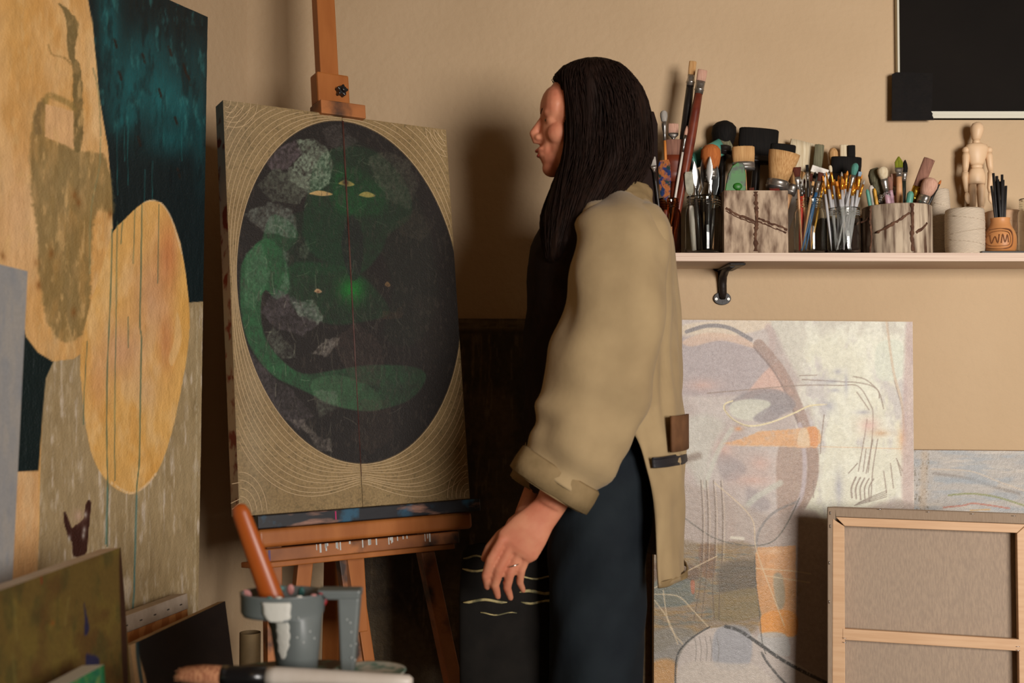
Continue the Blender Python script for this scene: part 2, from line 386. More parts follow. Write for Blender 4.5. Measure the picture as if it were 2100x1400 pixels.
# ---- A: the big abstract painting along the left wall
plB = Plane(at(425, 35, 2.25), 64, 0.3, -1.0)
hB = 1.78; wB = 1.25; tB = 0.035
pb = canvas_thing('painting', plB, -wB, hB, 0, -hB, tB, 'tall abstract painting of cream and teal shapes leaning along the left wall', 'painting')
w = MB(); plB.box(w, -wB, 0, -hB, 0, -tB, 0); w.build('stretched_canvas', mat('teal painted edge', rgb(20, 30, 32), 0.5), pb)
def paintB(A):
    X, Y = A.X, A.Y
    A.cloud((196, 148, 86), 60, 160, .35, .6, .9, 21); A.cloud((216, 180, 130), 40, 120, .45, .7, .8, 31)
    A.cloud((178, 150, 110), 30, 200, .55, .75, .6, 41)
    A.blob(30, 30, 50, 260, (198, 146, 72), .6); A.blob(35, 430, 45, 160, (204, 164, 124), .6)
    # khaki field below
    kh = [(98, 742), (150, 736), (200, 700), (300, 640), (385, 620), (440, 617), (440, 1500), (60, 1500), (78, 1130), (82, 960), (88, 800)]
    A.poly(kh, (152, 132, 98), sm=False, soft=2)
    mk = A.mask(kh, 2, False)
    A.cloud((136, 116, 82), 25, 120, .45, .7, .6, 51, mk)
    A.cloud((192, 178, 160), 7, 60, .60, .74, .75, 61, mk); A.cloud((176, 158, 128), 5, 40, .58, .7, .5, 66, mk)
    # cream lobe
    lobe = [(-200, -300), (150, -300), (183, 0), (192, 60), (203, 200), (220, 300), (230, 400), (231, 560), (205, 690), (160, 738), (110, 738), (75, 715), (52, 690), (30, 640), (-200, 500)]
    # teal field
    teal = [(172, -300), (180, 0), (190, 60), (203, 200), (220, 300), (229, 400), (230, 490), (262, 445), (300, 418), (330, 420), (352, 450), (370, 500), (380, 560), (386, 620), (440, 617), (440, -300)]
    A.poly(teal, (17, 28, 30), sm=False, soft=1.5); mt = A.mask(teal, 1.5, False)
    for (cx, cy, rx, ry, a) in ((225, 70, 22, 110, .75), (262, 190, 40, 75, .8), (330, 200, 38, 70, .85), (300, 110, 50, 60, .55), (372, 215, 25, 60, .75), (395, 120, 30, 60, .25), (350, 290, 45, 30, .6), (250, 245, 25, 25, .7), (410, 250, 14, 110, .5), (212, -40, 14, 80, .5)):
        k = np.exp(-((X - cx) / rx) ** 2 - ((Y - cy) / ry) ** 2); A.mix(k * a * mt * (0.72 + 0.4 * fbm(X / 14, Y / 30, 71)), (26, 98, 102))
    A.cloud((58, 130, 128), 10, 42, .60, .75, .45, 81, mt * np.clip((330 - Y) / 80, 0, 1))
    A.cloud((12, 20, 22), 14, 60, .58, .75, .5, 85, mt)
    for (x, y0, y1) in ((296, 348, 470), (255, 260, 330), (335, 215, 300), (312, 330, 410), (372, 250, 330), (240, 250, 400), (262, 255, 380)):
        A.line([(x, y0), (x - 1, (y0 + y1) / 2), (x, y1)], 1.6, (30, 92, 92), .7)
    for (x, y) in ((345, 105), (378, 150), (385, 165), (291, 120), (233, 88), (243, 155), (282, 290), (358, 250), (375, 140), (363, 355), (325, 192)):
        A.line([(x, y - 9), (x + 3, y), (x + 5, y + 9)], 5, (34, 26, 22), .85, grain=.5)
    # olive brown smear on the lobe
    ob = (112, 96, 58)
    A.poly([(60, 300), (72, 225), (92, 205), (96, 276), (120, 290), (150, 306), (185, 312), (215, 322), (232, 400), (228, 440), (197, 432), (187, 520), (182, 640), (164, 690), (130, 700), (96, 660), (78, 560), (76, 480), (62, 390)], ob, .70, 6, rag=5, grain=.30, gs=(14, 50), seed=91)
    A.poly([(120, 8), (140, 22), (160, 52), (152, 112), (166, 150), (169, 290), (150, 300), (148, 150), (138, 110), (134, 40)], (108, 92, 56), .9, 2, rag=2.5, grain=.25, seed=93)
    A.line([(98, 92), (106, 112), (130, 118), (147, 134)], 4, (140, 112, 66), .7, grain=.5)
    A.line([(92, 214), (100, 196), (140, 212), (152, 224)], 12, (140, 116, 66), .75, soft=5, grain=.3)
    A.line([(78, 270), (74, 245), (82, 215)], 14, (120, 98, 62), .8, soft=5, grain=.3)
    A.poly([(92, 213), (150, 228), (150, 304), (91, 280)], (206, 164, 116), .95, 2, sm=False, rag=1.5)
    A.line([(190, 140), (202, 200), (204, 330), (186, 430), (183, 560)], 3.5, (128, 124, 88), .6, grain=.2)
    A.poly([(178, 655), (186, 620), (182, 665), (176, 682)], (92, 50, 20), .8, 2)
    for (x, y) in ((160, 415), (104, 520), (78, 585), (75, 540), (152, 400), (225, 440), (5, 525), (150, 640)):
        A.blob(x, y, 5, 9, (120, 74, 32), .7)
    A.cloud((206, 168, 112), 9, 36, .62, .74, .55, 95, A.mask(lobe, 2, False))
    # dark green-black wedge
    A.poly([(40, 640), (52, 690), (76, 722), (108, 742), (93, 775), (86, 850), (78, 965), (40, 968), (10, 960), (10, 640)], (18, 30, 30), 1, 2, sm=False)
    A.poly([(10, 968), (78, 966), (76, 1130), (60, 1500), (-100, 1500), (-100, 968)], (200, 156, 106), 1, 2, sm=False)
    A.cloud((206, 172, 128), 20, 60, .5, .7, .6, 97, A.mask([(10, 968), (78, 966), (76, 1130), (60, 1500), (-100, 1500), (-100, 968)], 2, False))
    # long cream and gold ellipse
    el = [(229, 480), (258, 446), (290, 418), (312, 411), (335, 421), (357, 462), (374, 530), (386, 620), (386, 700), (370, 800), (350, 890), (325, 960), (290, 1002), (262, 1012), (225, 992), (195, 950), (178, 890), (167, 800), (164, 730), (180, 640), (205, 560)]
    A.poly(el, (206, 160, 92), 1, 1.5, rag=1.2); me_ = A.mask(el, 3)
    A.cloud((214, 176, 120), 26, 80, .45, .65, .7, 101, me_); A.cloud((196, 142, 68), 40, 90, .5, .7, .6, 105, me_)
    for (cx, cy, rx, ry, a, c) in ((250, 720, 45, 60, .65, (186, 142, 116)), (310, 600, 42, 90, .65, (184, 138, 108)), (345, 520, 22, 70, .6, (176, 100, 62)), (340, 700, 16, 60, .55, (178, 108, 66)), (300, 800, 26, 40, .4, (186, 150, 118)), (200, 780, 20, 60, .5, (198, 146, 106)), (375, 600, 12, 130, .6, (208, 160, 84))):
        k = np.exp(-((X - cx) / rx) ** 2 - ((Y - cy) / ry) ** 2); A.mix(k * a * me_, c)
    A.poly([(362, 640), (355, 700), (345, 735), (352, 750), (362, 730), (372, 690)], (212, 172, 116), .8, 3)
    A.line([(228, 990), (262, 1010), (292, 1000), (318, 972)], 5, (222, 190, 150), .7, grain=.5)
    A.line([(295, 415), (312, 411), (332, 419), (352, 452), (372, 520)], 3, (214, 192, 160), .6, grain=.3)
    dr = (74, 96, 74)
    for pts, wd_ in (([(229, 470), (226, 600), (219, 760), (218, 900), (220, 1000), (219, 1120)], 2.6), ([(290, 420), (288, 560), (286, 660), (289, 700), (287, 800), (285, 940), (279, 1010), (275, 1180), (271, 1260)], 2.6),
                     ([(240, 455), (238, 560), (236, 720), (234, 900), (235, 985)], 1.8), ([(325, 420), (323, 560), (322, 580)], 1.8), ([(276, 430), (272, 540)], 1.6), ([(250, 455), (247, 500)], 2), ([(262, 650), (262, 712)], 1.8),
                     ([(178, 700), (172, 800), (170, 870)], 1.6)):
        A.line(pts, wd_, dr, .85)
    A.line([(279, 1016), (275, 1180), (271, 1262)], 3.4, (86, 118, 112), .9); A.line([(219, 1000), (216, 1115)], 3, (86, 118, 112), .8)
    # dark splayed mark near the foot
    bn = (52, 26, 20)
    A.poly([(130, 1052), (136, 1056), (146, 1082), (156, 1075), (170, 1062), (176, 1030), (184, 1028), (182, 1070), (178, 1105), (172, 1140), (150, 1140), (146, 1112), (136, 1095)], bn, .95, 2, rag=2)
    A.line([(185, 1030), (180, 1080), (176, 1130)], 3, bn, .9); A.line([(132, 1052), (134, 1078), (144, 1100)], 5, bn, .9)
    for (x, y) in ((141, 1103), (175, 1055), (170, 1098), (172, 1086)): A.blob(x, y, 2.6, 6, (186, 180, 172), .9)  # gloss highlights on the mark, painted into the pigment as pale spots
    A.blob(160, 1058, 9, 12, (190, 156, 138), .7)
    A.line([(403, 640), (402, 900), (398, 1250)], 3, (170, 154, 122), .8, grain=.6, gs=(3, 5))
mB = art_mat('oil paint on tall canvas', 0.5, 0.0014, 260, 0.06, 0.35, (1, 1, .35), 90, impasto=1.3)
painted_face('painted_face', plB, -wB, 0, -hB, 0, paintB, (206, 164, 110), mB, pb, 0.0022, 1.38,
             relief=lambda A: 0.0012 * fbm(A.X / 9, A.Y / 22, 7) * (A.X > -50))

# ---- B: oval painting on the easel (two joined panels)
plE = Plane(at(457, 205, 2.2), 33.46, 6.77, 0.34)
wE, hE, tE = 0.5031, 0.8031, 0.042
pe = canvas_thing('painting', plE, wE, hE, 0, -hE, tE, 'dark green oval painting with pale thread lines, standing on the wooden easel', 'painting')
cut = 0.5 * (plE.hit(701, 236)[0] + plE.hit(745, 1036)[0])
edgem = mat('pink grey canvas edge', rgb(150, 132, 116), 0.7, rgb(118, 118, 112), 4, spec=0.2, c3=rgb(96, 40, 26), c3scale=30)
marm = mat('maroon painted edge', rgb(60, 26, 22), 0.5, rgb(90, 52, 44), 40)
w = MB(); plE.box(w, 0, cut - .0012, -hE, 0, -tE, 0); w.build('left_panel', edgem, pe)
w = MB(); plE.box(w, cut + .0012, wE, -hE, 0, -tE, -0.003); w.build('right_panel', marm, pe)
w = MB(); w.sweep([plE.P(cut, -.012, 0.001), plE.P(cut, -hE * .55, 0.0005), plE.P(cut, -hE + .06, 0)], [.0022, .0016, .0008], 8); o = w.build('seam_edge', mat('reddish seam', rgb(98, 70, 62), 0.5, rgb(70, 30, 26), 20), pe)
def paintE(A):
    X, Y = A.X, A.Y
    A.cloud((118, 96, 62), 60, 60, .4, .7, .6, 11); A.cloud((100, 84, 54), 8, 8, .64, .7, .5, 12)
    A.blob(450, 250, 60, 90, (150, 140, 122), .35); A.blob(520, 900, 30, 300, (150, 140, 120), .3)
    cx, cy, rx, ry = 716, 599, 229, 351
    sl = (X - cx) - (Y - cy) * 0.075
    e = np.sqrt((sl / rx) ** 2 + ((Y - cy) / ry) ** 2)
    ov = np.clip((1 - e) * 120 + .5, 0, 1)
    A.mix(ov, (29, 24, 21)); 
    # broad green face, torso and arm
    def g(pts, col, a, soft=6, **k):
        m0 = A.mask(pts, soft); A.mix(m0 * a * ov * np.clip(1.05 - (X - 500) / 620, .25, 1) * np.clip(.42 + fbm(X / 5, Y / 12, k.get('seed', 3), 5) * .75 + (fbm(X / 40, Y / 40, 9) - .5) * .5, 0, 1), col)
    G1, G2, G3 = (26, 60, 34), (40, 88, 52), (44, 98, 60)
    g([(650, 330), (700, 300), (770, 310), (830, 370), (845, 440), (800, 480), (780, 520), (740, 560), (690, 545), (640, 520), (620, 470), (630, 400)], G1, .9)
    g([(600, 440), (700, 430), (720, 520), (690, 560), (600, 560), (560, 500)], (20, 44, 26), .7)
    g([(690, 345), (740, 350), (790, 390), (780, 440), (690, 430)], (20, 80, 34), .7, 14)
    g([(600, 540), (700, 545), (760, 580), (800, 640), (740, 660), (680, 665), (610, 640), (590, 590)], (26, 62, 34), .8)
    A.mix(np.exp(-((X - 722) / 26) ** 2 - ((Y - 595) / 26) ** 2) * ov * .9, (22, 104, 34))
    g([(500, 530), (540, 490), (575, 510), (592, 560), (590, 600), (565, 612), (545, 595), (535, 620), (540, 680), (570, 730), (620, 765), (690, 758), (760, 748), (850, 752), (875, 775), (840, 820), (760, 842), (690, 832), (620, 800), (560, 770), (515, 715), (495, 650), (492, 580)], G2, .95, 4, seed=8)
    g([(560, 440), (600, 460), (610, 490), (580, 520), (540, 530), (540, 480)], G2, .7, 4, seed=9)
    g([(700, 300), (760, 300), (830, 350), (880, 470), (900, 600), (860, 700), (790, 690), (800, 560)], (28, 40, 28), .5, 10, seed=5)
    g([(640, 780), (700, 770), (770, 800), (780, 840), (700, 836), (650, 815)], (66, 96, 66), .7, 4, seed=14)
    g([(700, 500), (720, 440), (745, 480), (740, 560), (718, 570)], (26, 18, 22), .8, 3, seed=15)
    # facets of grey scumble
    def f(pts, col=(104, 112, 100), a=.8, seed=4, gr=4):
        p_ = np.array(pts, float); d_, in_ = A.dist(X, Y, p_, True); m0 = np.clip((np.where(in_, d_, -d_) + (fbm(X / 9, Y / 9, seed + 40) - .5) * 11) / 3 + .5, 0, 1); dim = np.clip(1.15 - (X - 520) / 560, .35, 1); A.mix(m0 * ov * a * dim * np.clip(.46 + (fbm(X / gr, Y / (gr * 1.3), seed, 5) - .38) * 1.5 + (fbm(X / 30, Y / 30, seed + 3) - .5) * .8, .08, 1), col)
    f([(605, 285), (640, 285), (672, 305), (681, 340), (675, 375), (640, 400), (595, 370), (590, 350), (618, 318)], (128, 142, 122), .85, 1)
    f([(565, 310), (605, 285), (618, 318), (590, 350), (555, 345), (545, 330)], (100, 88, 92), .7, 2)
    f([(755, 322), (790, 308), (840, 330), (860, 380), (840, 430), (800, 410), (770, 370)], (84, 84, 70), .75, 3)
    f([(525, 380), (560, 345), (620, 360), (632, 395), (610, 420), (555, 412)], (92, 98, 84), .7, 4)
    f([(500, 440), (555, 412), (600, 430), (610, 460), (605, 490), (570, 480), (545, 480)], (110, 118, 108), .65, 5)
    f([(815, 455), (850, 430), (895, 455), (870, 495), (825, 480)], (66, 58, 46), .6, 6)
    f([(612, 510), (628, 495), (640, 512), (625, 530), (612, 530)], (96, 104, 88), .6, 7)
    f([(590, 540), (592, 520), (580, 512), (595, 600), (568, 612), (580, 575)], (96, 112, 96), .6, 8)
    f([(535, 640), (565, 590), (600, 610), (640, 625), (660, 660), (620, 690), (560, 670)], (84, 76, 80), .65, 9)
    f([(600, 620), (640, 615), (665, 650), (650, 665), (610, 645)], (122, 132, 118), .7, 10)
    f([(640, 725), (668, 695), (694, 694), (690, 712), (668, 732)], (116, 110, 102), .8, 11)
    f([(545, 690), (560, 670), (590, 700), (610, 735), (580, 735), (560, 720)], (104, 112, 98), .65, 12)
    f([(510, 720), (560, 775), (600, 800), (640, 850), (610, 880), (545, 830), (515, 770)], (78, 70, 72), .65, 13)
    f([(590, 860), (620, 860), (650, 895), (675, 900), (680, 925), (655, 925), (630, 890)], (112, 104, 96), .75, 14)
    f([(640, 800), (690, 800), (690, 840), (655, 856)], (96, 104, 90), .6, 15)
    f([(505, 520), (535, 500), (555, 560), (520, 640), (498, 620)], (90, 118, 92), .45, 16)
    f([(680, 700), (730, 660), (780, 700), (800, 800), (720, 780)], (66, 52, 46), .5, 17)
    f([(740, 820), (800, 820), (810, 900), (760, 930), (720, 900)], (58, 46, 38), .5, 18)
    f([(850, 600), (900, 610), (920, 700), (880, 760), (850, 700)], (52, 44, 36), .5, 19)
    f([(660, 262), (700, 252), (735, 290), (700, 310), (670, 300)], (82, 76, 72), .55, 20)
    f([(810, 640), (830, 625), (825, 650), (785, 655), (785, 635)], (70, 50, 36), .6, 21)
    # drips and scratches
    rs = random.Random(5)
    for i in range(420):
        x = rs.uniform(500, 930); y = rs.uniform(270, 920)
        if ((x - cx) / rx) ** 2 + ((y - cy) / ry) ** 2 > .88: continue
        dim = max(.12, 1.1 - (x - 490) / 420); vert = y > 520 and rs.random() < .75
        an = rs.gauss(0, .12) if vert else rs.choice([-.75, -.6, .9, 1.3, 1.6]) + rs.gauss(0, .25); L_ = rs.uniform(10, 46) if vert else rs.uniform(8, 34); cv = rs.gauss(0, .25)
        pts = [(x + L_ * q / 4 * math.sin(an + cv * q / 4) + rs.gauss(0, .5), y + L_ * q / 4 * math.cos(an + cv * q / 4)) for q in range(5)]
        A.line(pts, rs.uniform(.7, 1.3), (150, 150, 128), (.10 + .55 * rs.random() ** 2) * dim, soft=1.4)
    # eyes and gold marks
    def lid(x, y, w_, h_, col, a=.95): A.poly([(x - w_, y), (x - w_ * .3, y - h_), (x + w_ * .4, y - h_ * .7), (x + w_, y + h_ * .3), (x + w_ * .2, y + h_ * .8), (x - w_ * .5, y + h_ * .5)], col, a, 1.5)
    lid(658, 397, 24, 6, (172, 142, 92)); lid(754, 399, 17, 6.5, (134, 122, 66))
    lid(711, 376, 17, 7, (140, 128, 70)); A.blob(709, 374, 7, 6, (24, 20, 16), 1)
    A.line([(692, 374), (708, 365), (730, 372)], 1.5, (16, 40, 18), .8)
    lid(652, 597, 8, 5, (160, 130, 96)); A.blob(652, 598, 2.5, 2.5, (80, 50, 36), .8)
    lid(796, 583, 6, 6, (96, 74, 46)); A.blob(796, 584, 2.5, 2.5, (60, 44, 34), .8)
    A.cloud((66, 58, 50), 5, 16, .62, .72, .35, 44, ov)
    # right half of the mount is a little browner
mE = art_mat('matt paint with scumble', 0.6, 0.0008, 420, 0.14, 0.3, (1, 1, 1), 260, impasto=.6)
for nm, a0, a1, off in (('left_painted_face', 0.0, cut - .0012, .0006), ('right_painted_face', cut + .0012, wE, -.0024)):
    painted_face(nm, plE, a0, a1, -hE, 0, paintE, (134, 112, 76), mE, pe, 0.0012, 1.2, off=off)
threadm = mat('pale cotton thread', rgb(214, 186, 146), 0.7)
# threads: nested lines that hug the oval and fan out in the corners
cxo, cyo = 717, 594
def tlim(px, py):
    a, b = plE.hit(px, py); return a, b
nthread = 0
def thread(pts2):
    global nthread
    if len(pts2) < 5: return
    w = MB(); w.sweep([plE.P(a, b, .0012 - (.003 if a > cut else 0)) for a, b in pts2], .00062, 5, side=plE.n)
    w.build('thread', threadm, pe); nthread += 1
rs = random.Random(3)
ao, bo_ = plE.hit(cxo - 3, cyo)
for k in range(11):
    fr = k / 10.0; ph = rs.uniform(0, 6)
    segs = []; cur = []
    for i in range(361):
        th = 2 * math.pi * (i + .5) / 360
        dg = abs(math.sin(2 * th)) ** 1.5; wig = 0.006 * math.sin(3 * th + ph) * fr
        f_ = 1.006 + .0105 * k + fr * .30 * dg + wig
        yy = 599 - 351 * f_ * math.sin(th); xx = 716 + 229 * f_ * math.cos(th) + (yy - 599) * .075
        a, b = plE.hit(xx, yy)
        ok = 0.002 < a < wE - .002 and -hE + .002 < b < -.002
        if ok and cur and (cur[-1][0] - cut) * (a - cut) < 0: segs.append(cur); cur = []
        if ok: cur.append((a, b))
        else:
            if cur: segs.append(cur)
            cur = []
    if cur: segs.append(cur)
    for s_ in segs:
        thread(s_[::3] + [s_[-1]] if len(s_) > 12 else s_)
for k in range(5):       # bowls in the upper left corner
    r_ = .010 + .010 * k
    thread([(.002 + r_ * 1.35 * math.sin(t) ** 1.0, -.002 - r_ * (math.cos(t)) ** 1.0 * 1.0 - .004 * math.sin(3 * t)) for t in [math.pi / 2 * j / 10 for j in range(11)]])
for k in range(5):       # arcs in the upper right corner
    r_ = .010 + .010 * k
    thread([(wE - .002 - r_ * math.sin(t), -.002 - r_ * 1.2 * math.cos(t) - .0) for t in [math.pi / 2 * j / 10 for j in range(11)]][::1])
for k in range(5):       # arches in the lower left corner
    r_ = .012 + .010 * k
    thread([(.002 + r_ * math.sin(t), -hE + .004 + r_ * 1.5 * math.cos(t)) for t in [math.pi / 2 * j / 10 for j in range(11)]])
for k in range(5):       # arches in the lower right corner
    r_ = .012 + .010 * k
    thread([(wE - .002 - r_ * math.sin(t), -hE + .004 + r_ * 1.3 * math.cos(t)) for t in [math.pi / 2 * j / 10 for j in range(11)]])
for (pa, pb_) in (((486, 1024), (472, 1032)), ((490, 1032), (474, 1044)), ((482, 990), (474, 992))):   # loose ends over the edge
    a, b = plE.hit(*pa); c_, d_ = plE.hit(*pb_)
    w = MB(); w.sweep([plE.P(.006, b + .002, .001), plE.P(-.001, b, .003), plE.P(c_, d_, .004)], .0006, 5); w.build('loose_thread', threadm, pe)

# ---- easel
oak = mat('orange beech wood', rgb(176, 108, 54), 0.45, rgb(158, 92, 42), 8, stretch=(3, 3, .6), bump=0.0001, spec=0.4)
stain = mat('paint stained beech', rgb(180, 112, 60), 0.5, rgb(128, 76, 42), 8, detail=9, bump=0.0002, c3=rgb(58, 42, 34), c3scale=9)
splash = mat('paint splattered ledge', rgb(34, 34, 38), 0.45, rgb(150, 110, 92), 14, stretch=(1, 1, 4), lo=.56, hi=.72, detail=9, bump=0.0006, c3=rgb(40, 84, 108), c3scale=16)
blackp = mat('black plastic knob', rgb(26, 24, 24), 0.35, spec=0.5)
ea = thing('easel', plE.P(wE / 2, -1.62, -.2), 'orange wooden studio easel with paint spattered ledges, holding the oval painting', 'easel')
def pbox(px0, py0, px1, py1, c0, c1, name, m, cc=None, bev=.002, mb=None):
    cc = c1 if cc is None else cc
    a0, b1 = plE.hit(px0, (py0 + py1) / 2, cc)[0], plE.hit((px0 + px1) / 2, py0, cc)[1]
    a1, b0 = plE.hit(px1, (py0 + py1) / 2, cc)[0], plE.hit((px0 + px1) / 2, py1, cc)[1]
    w = MB(); plE.box(w, a0, a1, b0, b1, c0, c1)
    return w.build(name, m, ea, bevel=bev)
am0 = plE.hit(653, 60, -.05)[0]; am1 = plE.hit(690, 60, -.05)[0]; 
w = MB(); plE.box(w, am0, am1, -1.05, .42, -.078, -.050); w.build('mast', oak, ea, bevel=.002)
pbox(652, 150, 717, 214, -.05, -.012, 'clamp_block', oak, bev=.004)
lg = pbox(659, 209, 750, 237, -.045, .012, 'top_clamp_ledge', stain, bev=.002)
ka, kb = plE.hit(702, 185, 0.0); kc = plE.P(ka, kb, -.012)
w = MB()
prof = []
for i in range(20):
    th = 2 * math.pi * i / 20; r_ = .0125 if (i % 4) in (0, 1) else .0085; prof.append((r_ * math.cos(th), r_ * math.sin(th)))
f0 = [kc + plE.u * a + plE.v * b for a, b in prof]; f1 = [p + plE.n * .016 for p in f0]
w.add(f0 + f1, [tuple(range(19, -1, -1)), tuple(range(20, 40))] + [(i, (i + 1) % 20, 20 + (i + 1) % 20, 20 + i) for i in range(20)])
w.sweep([kc, kc + plE.n * .024], .005, 10); w.build('knob', blackp, ea, bevel=.0015)
# lower ledges: splattered lip, beam, drawer lip
a_l = plE.hit(528, 1060, .02)[0]
w = MB(); plE.box(w, a_l, wE + .01, -hE - .026, -hE - .001, -.05, .022); w.build('canvas_ledge', splash, ea, bevel=.002)
w = MB(); plE.box(w, a_l + .006, wE + .0, -hE - .062, -hE - .027, -.06, .004); w.build('cross_beam', oak, ea, bevel=.008, seg=4)
w = MB(); plE.box(w, a_l + .008, wE - .045, -hE - .088, -hE - .064, -.06, .020); w.build('tray_lip', stain, ea, bevel=.002)
w = MB(); plE.box(w, a_l + .008, wE - .045, -hE - .100, -hE - .089, -.10, .0); w.build('tray_board', oak, ea, bevel=.002)
rs = random.Random(11)
for i in range(26):
    a = a_l + .11 + rs.random() * .25; hgt = rs.uniform(.004, .016); q = rs.uniform(.0015, .004)
    w = MB(); plE.box(w, a, a + q, -hE - .064 - hgt, -hE - .0635, .0195, .0208); w.build('paint_drip', mat('white paint drips', rgb(190, 190, 184), 0.5), ea)
w = MB()
for (a, q, c_) in ((.018, .004, 0),): plE.box(w, a_l + a, a_l + a + q, -hE - .086, -hE - .066, .0195, .0206)
w.build('violet_paint_drip', mat('violet paint', rgb(86, 66, 110), 0.5), ea)
w = MB(); plE.box(w, a_l + .155, a_l + .158, -hE - .020, -hE - .004, .0215, .0228); w.build('pink_paint_drip', mat('magenta paint', rgb(170, 30, 90), 0.5), ea)
# legs under the tray
def leg(p0, p1, w0, dep, m=oak, nm='leg', floor=False):
    (xa, ya, ca), (xb, yb, cb) = p0, p1
    A0 = plE.P(*plE.hit(xa, ya, ca), ca); B0 = plE.P(*plE.hit(xb, yb, cb), cb)
    if floor:
        d = B0 - A0; B0 = A0 + d * ((A0.z - 0.0) / -d.z) if d.z < 0 else B0
    u, n = plE.u * (w0 / 2), plE.n * dep
    w = MB(); w.hexa([B0 - u - n, B0 + u - n, B0 + u, B0 - u, A0 - u - n, A0 + u - n, A0 + u, A0 - u]); return w.build(nm, m, ea, bevel=.002)
leg((562, 1060, -.015), (566, 1400, -.015), .031, .025, stain, 'front_leg', True)
leg((632, 1110, -.07), (602, 1400, -.07), .032, .022, oak, 'inner_leg', True)
leg((700, 1110, -.05), (742, 1400, -.05), .020, .022, stain, 'lower_mast', True)
leg((722, 1110, -.09), (765, 1400, -.09), .024, .022, oak, 'mast_rail', True)
leg((868, 1085, -.03), (935, 1400, -.03), .032, .025, stain, 'front_leg', True)
w = MB(); plE.box(w, a_l + .01, wE - .04, -hE - .42, -hE - .385, -.085, -.062); w.build('lower_rail', oak, ea, bevel=.002)
a = plE.P(.24, .0, -.1); b = plE.P(.24, -1.0, -.1)
w = MB(); tp_ = plE.P((am0 + am1) / 2, -.5, -.09); ft = V((tp_.x - .1, 2.585, 0.0)); ft.x = tp_.x - .05
uu = V((.018, 0, 0)); vv = V((0, .012, 0)); tp_ = tp_ + V((0, .01, 0))
w.hexa([ft - uu - vv, ft + uu - vv, ft + uu + vv, ft - uu + vv, tp_ - uu - vv, tp_ + uu - vv, tp_ + uu + vv, tp_ - uu + vv]); w.build('rear_leg', oak, ea, bevel=.002)

